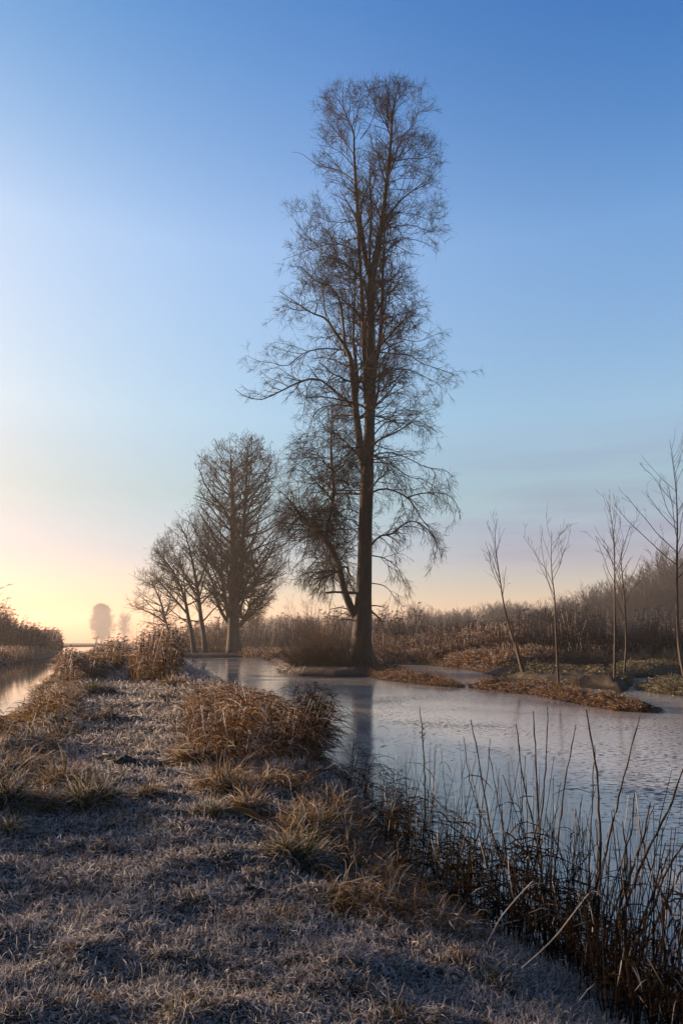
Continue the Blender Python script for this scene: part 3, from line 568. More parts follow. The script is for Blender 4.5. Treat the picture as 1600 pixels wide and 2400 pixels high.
for i, (px, ty) in enumerate(tops):
    for j in range(2): place(int(rng.integers(0, 3)), px+rng.uniform(-14, 14)+j*20, 200+rng.uniform(-10, 20)+j*40, ty+rng.uniform(-8, 16)+j*8)
gB = 'low misty trees on the skyline beyond the pond'; lB = 'low grey tree on the misty skyline right of the tall tree'
for px in np.arange(960, 1340, 17):
    place(int(rng.integers(0, 3)), px+rng.uniform(-6, 6), 260+rng.uniform(-20, 40), np.interp(px, [930, 1000, 1100, 1200, 1250, 1340], [1452, 1432, 1422, 1412, 1420, 1400])+rng.uniform(-8, 8), lB, gB, wide=1.3)
place(2, 972, 170, 1414, 'solitary upright small tree rising from the skyline just right of the tall tree', 'x')['group'] = 'low misty trees on the skyline beyond the pond'
gC = 'pale misty trees between the domed tree and the tall tree'; lC = 'pale misty tree seen between the domed tree and the tall tree'
for px in np.arange(570, 840, 15):
    place(int(rng.integers(0, 3)), px+rng.uniform(-6, 6), 430+rng.uniform(-30, 50), np.interp(px, [560, 640, 700, 840], [1462, 1448, 1455, 1446])+rng.uniform(-10, 8), lC, gC, wide=1.5)
place(2, 593, 170, 1425, 'taller pale tree in the mist just right of the domed tree trunk'); place(1, 712, 120, 1432, 'thin twiggy tree in mist left of the tall trunk')

# ------------------------------------------------------------------ reeds and grasses
def scatter(poly_or_fn, n): pass
def reeds(pts, h, mat, name, lean=(.06, 0), width=.012, leaf=3, leaf_l=.35, plume=.35, seg=6, bend=.03, toneb=None, leafw=None, stemw=None, parent=None, g=None, dr=-.05):
    """standing dead reeds: stalk, hanging leaves and a drooping plume"""
    N = len(pts); own = g is None; g = g or Geo()
    D = np.stack([rng.normal(size=N)*.12+lean[0], rng.normal(size=N)*.12+lean[1], np.ones(N)], 1)
    B = grow(pts, D, h, seg, bend, dr*.3); tone = rng.random(N)*.75 if toneb is None else toneb
    w = (stemw or width)*np.ones((N, 1))*np.linspace(1, .5, seg)[None]; g.add(*ribbons(B, w, tone=tone))
    if leaf:
        m = rng.poisson(leaf, N); par = np.repeat(np.arange(N), m); t = .25+.7*rng.random(len(par)); x = t*(seg-1); i = np.minimum(x.astype(int), seg-2); f = (x-i)[:, None]
        pos = B[par, i]*(1-f)+B[par, i+1]*f; a = rng.random(len(par))*2*math.pi
        D = norm(np.stack([np.cos(a)*.75+.35, np.sin(a)*.75, .75+.4*rng.random(len(par))], 1)); ll = leaf_l*(.5+rng.random(len(par)))
        Lf = grow(pos, D, ll, 5, .08, -.42); lw = (leafw or width)*np.ones((len(par), 1))*np.array([.5, 1, .9, .6, .1])[None]; g.add(*ribbons(Lf, lw, tone=np.clip(tone[par]+.2*rng.random(len(par)), 0, 1)))
    if plume:
        s = rng.random(N) < plume; k = int(s.sum())
        if k:
            for _ in range(5):
                D = np.stack([.5+.5*rng.random(k), .4*rng.normal(size=k), .8*np.ones(k)], 1); Lf = grow(B[s, -1], D, h[s]*.08*(.6+rng.random(k)), 4, .12, -.3)
                g.add(*ribbons(Lf, width*.9*np.ones((k, 1))*np.array([.5, 1, .8, .2])[None], tone=tone[s]*.6))
    if own:
        return g.build(name, mat)
    return g
def tuft_geo(c, rad, hgt, n, width, droop=-.32, squash=(1, 1), lean=(0, 0)):
    a = rng.random(n)*2*math.pi; rr = rad*.5*np.sqrt(rng.random(n))
    S = np.stack([c[0]+rr*np.cos(a)*squash[0], c[1]+rr*np.sin(a)*squash[1], 0*a], 1); S[:, 2] = height(S[:, 0], S[:, 1])-.02
    out = .25+.9*rr/max(rad*.5, 1e-6)
    D = np.stack([np.cos(a)*out*squash[0]+rng.normal(size=n)*.55+lean[0], np.sin(a)*out*squash[1]+rng.normal(size=n)*.55+lean[1], 1.0+.5*rng.random(n)], 1)
    L = hgt*(.3+.8*rng.random(n)**1.4)*(1.15-.5*rr/(rad*.5)); B = grow(S, D, L, 6, .26, droop*(.3+1.5*rng.random(n)))
    W = width*(.6+.7*rng.random((n, 1)))*np.array([.8, 1, .95, .8, .55, .12])[None]
    return ribbons(B, W, tone=rng.random(n))
def tuft(label, px, py, wpx, hpx, mat, n=900, group=None, squash=(1, 1), z=.4, lean=(0, 0), name='grass_tuft'):
    b = G(px, py, z); s = b[1]/F*1.02; g = Geo(); rad = wpx*s/2*1.15; hh = hpx*s*1.35; wd = max(.0042, .001*b[1]); n = int(n*2.0)
    g.add(*tuft_geo(b, rad*1.25, hh, n, wd, squash=squash, lean=lean)); b[2] = float(height(np.array([b[0]]), np.array([b[1]]))[0])
    e = empty(name, b, label, 'grass tuft', group or 'frosted grass tufts on the dike'); g.build('blades', mat, e, False, b); return e
Tg, To = M['tuft_green'], M['tuft_gold']
T = [('round green tuft left of the path, beside the canal reeds', 226, 1628, 80, 34, Tg, 1300), ('small green tuft on the left path edge', 252, 1687, 46, 30, Tg, 800), ('small golden tuft touching the small green tuft on its left', 206, 1692, 44, 30, To, 700),
 ('low dark tuft left of the two small path-edge tufts', 145, 1705, 64, 26, Tg, 700), ('big ragged tuft at the left, widest one', 210, 1895, 100, 78, Tg, 1900), ('tall golden tuft on top of the big ragged tuft', 142, 1850, 44, 82, To, 800),
 ('spiky pale tuft left of the big ragged tuft', 85, 1905, 80, 74, To, 1200), ('dark green tuft cut by the left edge', 8, 1915, 70, 95, Tg, 1500), ('low tuft near the left edge, in front of the dark green one', 20, 1960, 60, 45, Tg, 700), ('small pale tuft in the middle of the path', 350, 1872, 62, 36, To, 600),
 ('thin low tuft right of the pale path tuft', 400, 1885, 46, 24, To, 350), ('rounded orange tuft at the foot of the central reeds', 456, 1790, 60, 74, To, 1400), ('upright golden tuft behind the drooping bank tuft', 520, 1850, 78, 90, To, 1600),
 ('spreading low tuft on the right path edge', 490, 1915, 92, 56, Tg, 1500), ('drooping tuft with broad pale leaves', 580, 1895, 84, 60, To, 1100), ('green drooping tuft on the dark bank edge', 690, 2000, 104, 84, Tg, 2100), ('thin upright tuft behind the green bank tuft', 722, 1930, 40, 92, To, 500),
 ('golden tuft right of the path under the red reeds', 360, 1600, 70, 34, Tg, 1000), ('second golden tuft farther right under the red reeds', 412, 1612, 60, 34, To, 900), ('low dark tuft on the right path edge, below the golden pair', 382, 1640, 60, 24, Tg, 700),
 ('small round tuft in the far path between the reed beds', 292, 1553, 44, 30, To, 600), ('golden tuft between canal reeds and far path', 215, 1585, 56, 40, To, 900), ('frosted tuft beside the canal at the left edge', 30, 1725, 60, 46, To, 900), ('pale frosted tuft by the canal reeds', 100, 1668, 70, 40, To, 1000),
 ('golden tuft above the low dark tuft', 150, 1650, 60, 36, To, 900), ('low frosted tuft in the dark foreground, upper left', 235, 1985, 80, 22, To, 500), ('frosted tuft in the middle of the dark foreground', 590, 2045, 70, 26, To, 420), ('tuft beside the bank drop at lower right', 1150, 2240, 110, 50, Tg, 900),
 ('spiky tuft of stiff frosted stalks in the lower foreground', 660, 2150, 90, 60, To, 160), ('small spiky tuft with a single tall stalk, lower foreground', 550, 2150, 50, 50, To, 110), ('dark hummock tuft at the bottom edge', 440, 2370, 110, 60, Tg, 700), ('yellow bent tuft in the bottom right corner', 1590, 2395, 60, 60, To, 240),
 ('frosted low tuft left of the bent pale stalks', 1080, 2210, 90, 40, To, 500), ('pair of crossing frosted blades tuft at the bottom', 920, 2370, 80, 60, To, 160)]
for (lab, px, py, w, h, m, n) in T: tuft(lab, px, py, w, h, m, n)

# turf: the frosted, flattened grass of the dike (nobody could count it)
def turf(n, y0, y1, name, mat, wmin, lmin, flat=.5):
    u = rng.random(n*2); y = y0*(y1/y0)**u; half = y*.50+.7; x = (rng.random(n*2)*2-1)*half
    ca = rng.random(len(y)); d = land(x, y); near_dike = (np.abs(x-pathx(y)) < 5.5+.1*y)
    k = (d > .02) & near_dike; x, y, d = x[k][:n], y[k][:n], d[k][:n]; z = height(x, y, d)
    a = rng.random(len(x))*2*math.pi; off = np.abs(x-pathx(y)); rise = flat*(.3+np.clip((off-.8)/1.2, 0, 1)*1.2)*(.3+1.3*np.clip(fbm(x*2.3, y*2.3, 2)+.5, 0, 1))
    D = np.stack([np.cos(a), np.sin(a)*.8, rise+.25*rng.random(len(x))], 1)
    L = (lmin+.0035*y)*(.4+1.2*rng.random(len(x)))*(1+.6*np.clip(off-1, 0, 1)); B = grow(np.stack([x, y, z+.008*rng.random(len(x))], 1), D, L, 5, .42, -.16)
    B[:, :, 2] = np.maximum(B[:, :, 2], z[:, None]+.002)
    patch = np.clip(fbm(x*.8+3, y*.8, 3)*.5+.5, 0, 1)
    W = np.maximum(wmin, .00085*y)[:, None]*(.6+.8*rng.random((len(x), 1)))*np.array([.9, 1, .9, .7, .25])[None]
    V, Q, A = ribbons(B, W, side=norm(np.array([0, 0, 1.])+.7*rng.normal(size=(len(x), 3))), tone=np.clip(.15+.65*rng.random(len(x))*patch+.25*rng.random(len(x))+.13*np.clip(1.3-off, 0, 1), 0, 1))
    g = Geo(); g.add(V, Q, A); return g.build(name, mat)
o = turf(430000, 1.9, 9.5, 'frosted_grass', M['frost'], .0025, .036); tag(o, 'flattened grass white with rime covering the dike near the camera', 'grass', kind='stuff')
o = turf(110000, 9.0, 60, 'frosted_grass', M['frost'], .003, .07); tag(o, 'frosted short grass on the farther stretch of the dike path', 'grass', kind='stuff')

def screen_region(n, pa, pb, D0, D1):
    """ground points whose picture column lies in pa..pb at distance D0..D1"""
    y = D0+(D1-D0)*rng.random(n); px = pa+(pb-pa)*rng.random(n); x = (px-800)/F*y*1.02; return x, y, px
def tussocks(n, pa, pb, D0, D1, h, mat, name, label, dmax=2.0, clump=1.6, thr=-.1, dmin=0, offmin=0.0, lay=(.5, -.2)):
    x, y, px = screen_region(n*5, pa, pb, D0, D1); d = land(x, y); cl = fbm(x*clump+3, y*clump+5, 3); k = (d > dmin) & (d < dmax) & (np.abs(x-pathx(y)) > offmin) & (cl > thr+.25*rng.random(len(x)))
    x, y, d, cl = x[k][:n], y[k][:n], d[k][:n], cl[k][:n]; z = height(x, y, d); lx = lay[0]+.9*fbm(x*.9+30, y*.9, 2); ly = lay[1]+.9*fbm(x*.9, y*.9+40, 2)
    D = np.stack([lx+rng.normal(size=len(x))*.45, ly+rng.normal(size=len(x))*.45, .75+.5*rng.random(len(x))], 1); L = h*(.4+.9*rng.random(len(x)))*np.clip(.8+cl-thr, .6, 1.5)
    B = grow(np.stack([x, y, z-.01], 1), D, L, 6, .22, -.34); B[:, :, 2] = np.maximum(B[:, :, 2], (z-.01)[:, None])
    W = np.maximum(.0042, .001*y)[:, None]*(.6+.7*rng.random((len(x), 1)))*np.array([.8, 1, .95, .8, .5, .12])[None]; g = Geo(); g.add(*ribbons(B, W, tone=rng.random(len(x))))
    return tag(g.build(name, mat), label, 'grass', kind='stuff')
tussocks(19000, 420, 1250, 4.0, 11, .21, M['tuft_gold'], 'tussock_grass', 'heaped frosted grass on the bank shoulder between path and pond', dmax=1.9, dmin=-.02, offmin=.8)
tussocks(9000, -250, 330, 5.2, 20, .24, M['tuft_gold'], 'tussock_grass', 'ragged golden grass on the canal side of the path', dmax=3.2, offmin=1.1, clump=1.2)
tussocks(6000, -250, 480, 6, 24, .2, M['tuft_green'], 'tussock_grass', 'greenish grass tussocks scattered along the path edges', dmax=5, offmin=1.0, clump=.9, thr=.12)
tussocks(2600, -300, 1400, 2.7, 6.5, .13, M['tuft_gold'], 'tussock_grass', 'tangled longer straws among the frosted foreground grass', dmax=9, clump=2.2, thr=.12)
def stuff_reeds(n, pa, pb, D0, D1, hfun, mat, name, label, cat='reeds', dmin=-.1, dmax=99, clump=.5, var=.7, **kw):
    x, y, px = screen_region(n*3, pa, pb, D0, D1); d = land(x, y); k = (d > dmin) & (d < dmax); x, y, px, d = x[k][:n], y[k][:n], px[k][:n], d[k][:n]
    d0fade = lambda q: np.clip((dmax-q)/(.45*dmax), .15, 1) if dmax < 90 else 1+0*q
    z = np.maximum(height(x, y, d), -.2); cl = fbm(x*clump+11, y*clump*.7+3, 3); cl2 = fbm(x*clump*3+1, y*clump*2+7, 2); edge = np.clip(np.minimum(px-pa, pb-px)/(.16*(pb-pa)), .08, 1); keep = rng.random(len(x)) < edge*np.clip(.62+cl*1.3, .12, 1)*np.clip(d0fade(d), 0, 1)
    x, y, px, d, z, cl, cl2 = [v_[keep] for v_ in (x, y, px, d, z, cl, cl2)]; h = hfun(px, y, d)*(.55+.5*rng.random(len(x)))*np.clip(1+var*cl+var*.5*cl2, .4, 1.6)
    o = reeds(np.stack([x, y, z], 1), h, mat, name, **kw); return tag(o, label, cat, kind='stuff')
# dike: left canal fringe, far red reeds, central reed bed
stuff_reeds(4200, 150, 262, 26, 60, lambda p, y, d: .9+.35*np.sin(p*.05), M['reed'], 'reed_bed', 'brown reeds between the canal and the far path', dmax=3.2, width=.03, leaf=4, leaf_l=.4, lean=(.2, 0))
stuff_reeds(3000, -40, 220, 9, 34, lambda p, y, d: .3+.006*y, M['tuft_gold'], 'canal_fringe_grass', 'golden frosted grass fringing the canal at the left', 'grass', dmax=1.3, width=.014, leaf=5, leaf_l=.28, plume=.1, lean=(.1, 0))
stuff_reeds(4600, 318, 436, 24, 44, lambda p, y, d: np.interp(p, [315, 350, 400, 436], [.9, 1.5, 1.6, 1.1]), M['reed'], 'reed_bed', 'reddish reed bed right of the far path', dmax=3.4, width=.026, leaf=5, leaf_l=.35, lean=(.1, 0))
stuff_reeds(900, 270, 312, 34, 58, lambda p, y, d: 1.2+0*p, M['reed'], 'reed_bed', 'small clump of reeds where the path vanishes', dmax=6, width=.035, leaf=4, leaf_l=.4)
stuff_reeds(2300, 425, 745, 8.2, 22, lambda p, y, d: np.clip(1.1-.05*y, .22, .72)*np.interp(p, [420, 520, 640, 760], [.7, .9, 1.1, .9]), M['reed'], 'reed_bed', 'tangled brown reeds on the pond edge right of the path', dmin=-.05, dmax=2.7, width=.011, leaf=6, leaf_l=.3, lean=(.12, 0), bend=.08, plume=.3, clump=1.1, var=.55)
stuff_reeds(480, 600, 760, 7.2, 11.5, lambda p, y, d: .72+0*p, M['reed_dark'], 'reed_bed', 'dark reeds with hanging leaves standing in the pond edge', dmin=-.18, dmax=.7, width=.009, leaf=6, leaf_l=.34, lean=(.22, -.05), bend=.06, plume=.6)
stuff_reeds(520, 770, 960, 5.0, 8.5, lambda p, y, d: .75+0*p, M['reed_dark'], 'reed_bed', 'thin dark reeds along the pond edge in mid foreground', dmin=-.45, dmax=.25, width=.007, leaf=4, leaf_l=.25, lean=(.12, 0), bend=.06, plume=.1)
stuff_reeds(420, 930, 1300, 3.9, 6.6, lambda p, y, d: .62+0*p, M['reed_dark'], 'reed_bed', 'dark withered reeds at the foot of the bare shoots', dmin=-.4, dmax=.25, width=.008, leaf=4, leaf_l=.26, lean=(.1, 0), bend=.07, plume=.0)
stuff_reeds(330, 1180, 1660, 3.0, 5.0, lambda p, y, d: .45+0*p, M['reed_dark'], 'reed_bed', 'short dark withered stalks in the lower right corner', dmin=-.45, dmax=.2, width=.007, leaf=3, leaf_l=.22, lean=(.1, 0), bend=.09, plume=.0)
stuff_reeds(360, 860, 1300, 3.9, 7.5, lambda p, y, d: 1.05+0*p, M['reed_dark'], 'reed_stalks', 'thin straight dark stalks rising among the bare shoots', dmin=-.6, dmax=.25, width=.006, leaf=.6, leaf_l=.22, lean=(.04, 0), bend=.035, plume=0, var=.5)
stuff_reeds(260, 1220, 1680, 3.1, 5.2, lambda p, y, d: .95+0*p, M['reed_dark'], 'reed_stalks', 'dark upright stalks crowding the lower right corner', dmin=-.6, dmax=.25, width=.007, leaf=.6, leaf_l=.2, lean=(.1, 0), bend=.035, plume=0, var=.5)
# left bank of the canal
stuff_reeds(9000, -330, 75, 88, 125, lambda p, y, d: np.interp(p, [-300, 0, 40, 75], [7, 5.6, 4.8, 3.2]), M['reed_far'], 'reed_bank', 'tall hazy reeds on the far canal bank at the left edge', dmax=30, width=.05, leaf=3, leaf_l=.9, dmin=1)
stuff_reeds(6000, 10, 140, 100, 130, lambda p, y, d: np.interp(p, [20, 60, 131], [4.4, 3.6, 2.3]), M['reed_far'], 'reed_bank', 'lower hazy reeds thinning towards the canal bend', dmax=30, width=.06, leaf=3, leaf_l=.6, dmin=.3)
stuff_reeds(7000, -330, 145, 46, 100, lambda p, y, d: .75+0*p, M['reed'], 'bank_grass', 'brown grass at the waterline of the far canal bank', 'grass', dmax=9, width=.05, leaf=3, leaf_l=.4, dmin=-.1, plume=0)
stuff_reeds(7000, 100, 245, 150, 240, lambda p, y, d: 3.4+0*p, M['reed_far'], 'reed_bank', 'distant misty reeds across the canal bend', width=.16, leaf=2, leaf_l=.9, dmin=.2)
# far shore between the trees
stuff_reeds(9000, 420, 900, 96, 128, lambda p, y, d: .55+0*p, M['reed_far'], 'shore_grass', 'brown grass along the far pond shore under the domed tree', 'grass', width=.06, leaf=3, leaf_l=.35, plume=0, dmin=-.1)
stuff_reeds(9000, 400, 1000, 140, 190, lambda p, y, d: np.interp(p, [400, 520, 900], [3.5, 5.0, 6.2]), M['reed_far'], 'far_thicket', 'misty grey thicket behind the far pond shore', 'thicket', width=.14, leaf=3, leaf_l=1.0)
stuff_reeds(2500, 560, 680, 70, 95, lambda p, y, d: .5+0*p, M['rust'], 'shore_grass', 'rusty grass on the far shore left of the tall tree', 'grass', width=.05, leaf=3, leaf_l=.35, plume=0, dmin=-.1)
# right bank
stuff_reeds(16000, 860, 1330, 56, 90, lambda p, y, d: np.interp(p, [860, 950, 1100, 1330], [1.9, 2.2, 2.5, 2.8])*np.clip(.3+d/9, .3, 1), M['reed_far'], 'reed_bank', 'reddish brown reed slope right of the tall tree', clump=.16, var=1.1, plume=.2, width=.05, leaf=4, leaf_l=.6, dmin=0)
stuff_reeds(9000, 1270, 1800, 50, 90, lambda p, y, d: 3.0*np.clip(.3+d/9, .3, 1)+0*p, M['reed_dark'], 'reed_bank', 'dark brown reeds behind the saplings', clump=.2, var=1.0, plume=.1, width=.05, leaf=4, leaf_l=.6, dmin=0)
stuff_reeds(7000, 880, 1300, 42, 66, lambda p, y, d: .4+.6*np.clip(d/3, 0, 1)+0*p, M['rust'], 'shore_grass', 'rusty orange grass along the foot of the right bank', 'grass', width=.04, leaf=4, leaf_l=.4, plume=0, dmin=-.05, dmax=5)
stuff_reeds(4200, 1150, 1800, 30, 46, lambda p, y, d: .28+0*p, M['tuft_green'], 'shore_grass', 'frosted green grass at the feet of the saplings', 'grass', width=.022, leaf=5, leaf_l=.25, plume=0, dmin=-.05)
# islets: each floating strip of grass is a thing
def islet(k, n, h, mat, label):
    c = islets[k].mean(0); lo = islets[k].min(0); hi = islets[k].max(0)
    p = lo+(hi-lo)*rng.random((n*6, 2)); s = -sdist(p, islets[k]); p = p[s > -.05][:n]
    tp = np.clip(-sdist(p, islets[k])*1.6+.25, .25, 1); z = height(p[:, 0], p[:, 1]); kk = z > -.05; tp = tp[kk]; p, z = p[kk], z[kk]
    g = Geo(); cl = np.clip(fbm(p[:, 0]*1.5, p[:, 1]*1.5, 2)+.7, .3, 1.5)
    reeds(np.column_stack([p, z]), h*tp*cl*(.5+.9*rng.random(len(p)))*1.45, mat, '', width=.014, leaf=5, leaf_l=.19, plume=0, g=g, bend=.15, lean=(.05, 0))
    e = empty('grass_islet', (c[0], c[1], 0), label, 'islet', 'grassy islets in the ice'); g.build('blades', mat, e, False, (c[0], c[1], 0)); return e
islet(0, 3000, .17, M['rust'], 'brown grassy islet lying in front of the tall trunk, tapering right')
islet(1, 5200, .19, M['rust'], 'long narrow rust-brown grassy islet in the ice, nearest to the camera')
islet(2, 2600, .16, M['tuft_green'], 'green grassy islet at the right edge of the ice')

# shrubs -------------------------------------------------------------
def shrub(label, px, py, D, h, w, n, mat='shrub', lean=0, dens=1.0, fan=(5, 60), r0=.02, group='bare shrubs on the shore', z=.3):
    b = P(px, py, D); b[2] = z; return brush_tree('shrub', label, b, h, w, n, M[mat], r0, group, fan=fan, lean=lean, cat='shrub', trunk=0, dens=dens)
shrub('spreading brown shrub at the left foot of the tall tree', 770, 1575, 42.2, 2.7, 2.6, 90, lean=-.5, dens=1.6)
shrub('low dense shrub hugging the left side of the tall trunk', 812, 1580, 41.8, 2.0, 1.8, 80, dens=1.5)
shrub('low reddish shrub left of the spreading brown shrub, above the ice', 705, 1575, 42.5, 1.9, 2.0, 70, lean=-.3, dens=1.5)
shrub('wispy tall shrub leaning left, behind the low reddish one', 740, 1560, 47, 4.4, 2.4, 26, lean=-2.0, dens=1.2, fan=(2, 30))
shrub('small shrub right of the tall trunk', 890, 1560, 60, 3.0, 2.4, 40, dens=1.3)
shrub('shrub under the domed tree, right of its trunk roots', 512, 1537, 95, 2.6, 3.0, 50, 'shrub', dens=1.2)
shrub('brown undergrowth between the leaning trees', 440, 1537, 97, 2.4, 4.0, 50, 'shrub', dens=1.2)
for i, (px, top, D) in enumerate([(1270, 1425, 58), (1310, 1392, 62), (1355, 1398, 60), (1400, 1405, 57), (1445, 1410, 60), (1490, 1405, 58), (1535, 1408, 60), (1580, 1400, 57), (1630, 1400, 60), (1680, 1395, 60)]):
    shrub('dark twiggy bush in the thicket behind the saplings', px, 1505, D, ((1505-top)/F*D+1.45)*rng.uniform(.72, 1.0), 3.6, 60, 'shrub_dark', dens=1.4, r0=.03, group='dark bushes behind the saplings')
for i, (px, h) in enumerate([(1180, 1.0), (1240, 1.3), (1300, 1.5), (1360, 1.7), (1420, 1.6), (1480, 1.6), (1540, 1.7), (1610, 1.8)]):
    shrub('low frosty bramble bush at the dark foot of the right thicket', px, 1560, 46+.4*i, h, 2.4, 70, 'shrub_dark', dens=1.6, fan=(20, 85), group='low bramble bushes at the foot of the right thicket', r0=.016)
for i, (px, top, D) in enumerate([(905, 1445, 78), (940, 1432, 84), (985, 1440, 76), (1025, 1436, 82), (1065, 1430, 78), (1105, 1433, 74), (1150, 1425, 80), (1190, 1422, 74), (1230, 1420, 78), (1290, 1412, 74)]):
    shrub('brown twiggy bush standing out of the reed slope right of the tall tree', px, 1505, D, ((1505-top)/F*D+1.45)*rng.uniform(.68, .95), 3.4, 50, 'shrub', dens=1.4, r0=.026, group='brown bushes in the reed slope')
# bushes of the left bank, out of the picture, whose shade falls on the foreground
for i, (x, y, h, w) in enumerate([(-14.2, 8.5, 2.9, 2.6), (-14.8, 10.4, 3.1, 2.8), (-15.2, 12.2, 2.7, 2.6), (-15.6, 13.9, 2.2, 2.4), (-14.6, 6.2, 2.9, 2.6), (-14.3, 4.0, 2.6, 2.6), (-14.2, 1.8, 2.4, 2.6), (-18.2, 17.5, 1.6, 2.0)]):
    brush_tree('shrub', 'bare bush on the left bank outside the picture', (x, y, .35), h, w, 70, M['shrub'], .02, 'bushes on the near left bank', fan=(5, 60), cat='shrub', trunk=0, dens=1.7)

# ------------------------------------------------------------------ bare shoots lower right
Z7 = lambda u, v: (900+u/2.24, 1600+v/2.24)
shoots = [
 ([(185, 125), (197, 250), (210, 420), (212, 620), (198, 860)], 'tall dark shoot with a withered seed head, leftmost of the bare shoots', .009),
 ([(453, 195), (480, 330), (520, 560), (560, 780), (640, 960), (740, 1150), (815, 1420)], 'long shoot leaning left, its tip left of the two close upright tips', .008),
 ([(690, 215), (712, 400), (745, 580), (790, 800), (820, 1000), (848, 1400)], 'shoot bending left above the ice, third of the tall ones', .008),
 ([(782, 150), (795, 400), (812, 750), (828, 1000), (842, 1300)], 'straight upright shoot with a knobbly pale tip', .009),
 ([(855, 125), (850, 350), (830, 620), (800, 900), (755, 1120), (735, 1400)], 'upright shoot crossing behind the knobbly-tipped one', .007),
 ([(1005, 220), (970, 400), (935, 620), (905, 850), (885, 1100), (880, 1400)], 'shoot leaning right, standing alone right of the crossing pair', .008),
 ([(1058, 140), (1090, 330), (1120, 560), (1130, 850), (1122, 1000), (1092, 1200), (1070, 1430)], 'thick shoot bowed to the left with its tip just below the islet', .01),
 ([(1342, 170), (1290, 370), (1240, 560), (1180, 800), (1140, 1000), (1100, 1270)], 'long shoot leaning right with its tip at the islet end', .009),
 ([(1103, 330), (1090, 600), (1080, 850), (1070, 1100), (1060, 1470)], 'slim upright shoot touching the thick bowed one', .007),
 ([(1568, 450), (1500, 640), (1400, 850), (1320, 1020), (1270, 1150), (1200, 1400), (1150, 1580)], 'longest right-leaning shoot, leaving the picture at the right edge', .01),
 ([(1312, 580), (1300, 750), (1262, 900), (1245, 1100), (1220, 1420)], None, .008), ([(1248, 730), (1270, 880), (1262, 1050), (1180, 1270), (1120, 1520)], None, .008),
 ([(1395, 630), (1360, 800), (1310, 950), (1230, 1200), (1180, 1520)], None, .009), ([(1575, 830), (1480, 1000), (1400, 1200), (1300, 1430), (1200, 1640)], None, .01),
 ([(1320, 660), (1360, 870), (1430, 1060), (1520, 1250), (1590, 1390)], 'thick shoot falling to the right across the others', .009), ([(1447, 920), (1455, 1150), (1470, 1400), (1476, 1650)], None, .007),
 ([(415, 280), (432, 420), (470, 600), (540, 760), (620, 950), (690, 1180)], None, .006), ([(555, 295), (540, 480), (515, 640), (480, 850), (440, 1080), (420, 1230)], None, .006),
 ([(294, 318), (308, 450), (320, 600), (325, 800), (330, 960)], None, .004), ([(262, 335), (262, 500), (255, 680), (245, 860)], None, .005), ([(422, 390), (400, 560), (370, 740), (350, 950)], None, .005),
 ([(545, 340), (585, 560), (620, 760), (650, 950), (700, 1150), (730, 1330)], None, .006), ([(178, 480), (240, 600), (300, 740), (380, 900), (430, 1080)], None, .005), ([(1240, 960), (1200, 1100), (1150, 1300), (1110, 1500)], None, .007),
 ([(1585, 930), (1450, 1210), (1330, 1480), (1270, 1640)], None, .009), ([(1365, 1190), (1430, 1310), (1500, 1450), (1560, 1600)], None, .006), ([(1590, 1050), (1500, 1250), (1420, 1450), (1370, 1640)], None, .008), ([(1590, 1180), (1520, 1330), (1440, 1520)], None, .007),
 ([(605, 450), (590, 620), (560, 820), (530, 1020), (510, 1240)], None, .005), ([(155, 335), (130, 460), (90, 600), (60, 760)], None, .004), ([(915, 650), (870, 760), (800, 900), (740, 1080), (690, 1250)], None, .005), ([(742, 480), (748, 700), (750, 950), (752, 1250)], None, .006),
 ([(1105, 720), (1120, 870), (1110, 1050), (1100, 1250)], None, .006), ([(1415, 640), (1350, 850), (1290, 1010), (1240, 1230)], None, .007), ([(925, 1130), (900, 1230), (880, 1330)], None, .005), ([(480, 380), (450, 560), (415, 720), (385, 900), (370, 1060)], None, .005),
 ([(1015, 1120), (985, 1250), (960, 1400)], None, .005), ([(1165, 1130), (1130, 1280), (1115, 1420)], None, .005), ([(640, 1060), (650, 1200), (655, 1330)], None, .005), ([(1325, 1310), (1350, 1420), (1390, 1560)], None, .005),
 ([(1290, 900), (1275, 1100), (1262, 1300), (1250, 1540)], None, .008), ([(1500, 850), (1440, 1040), (1350, 1260), (1240, 1530)], None, .008), ([(1180, 900), (1165, 1100), (1150, 1300), (1135, 1540)], None, .006)]
for pts, lab, r0 in shoots:
    q = np.array([Z7(*p) for p in pts][::-1]); dp = float(np.clip(rng.normal(0, .12), -.25, .25))
    b = G(q[0, 0], q[0, 1], .05); D = b[1]
    W = P(q[:, 0], q[:, 1], D+dp*np.linspace(0, 1, len(q))); W[0, 2] -= .1
    w = resample(W, 22); w[1:-1] += rng.normal(size=(20, 3))*.003; rr = r0*.95*np.linspace(1, .38, 22); rr[1::3] *= 1.25
    g = Geo(); g.add(*tubes(w[None], rr[None], 6, .05)); o_ = w[0].copy()
    e = empty('bare_shoot', o_, lab or 'bare dark shoot in the crowded stand of shoots at lower right', 'shoot', 'bare shoots rising from the pond edge at lower right')
    g.build('stem', M['shoot'], e, True, o_)
    if lab and 'seed head' in lab:
        g = Geo(); S = resample(w[16:19], 16); B = grow(S, norm(np.stack([rng.normal(size=16)*.5, rng.normal(size=16)*.3, .5*np.ones(16)], 1)), .025+.03*rng.random(16), 4, .3, -.5); g.add(*ribbons(B, .008*np.ones((16, 1))*np.array([.4, 1, .9, .2])[None])); g.build('seed_head', M['reed_dark'], e, False, o_)
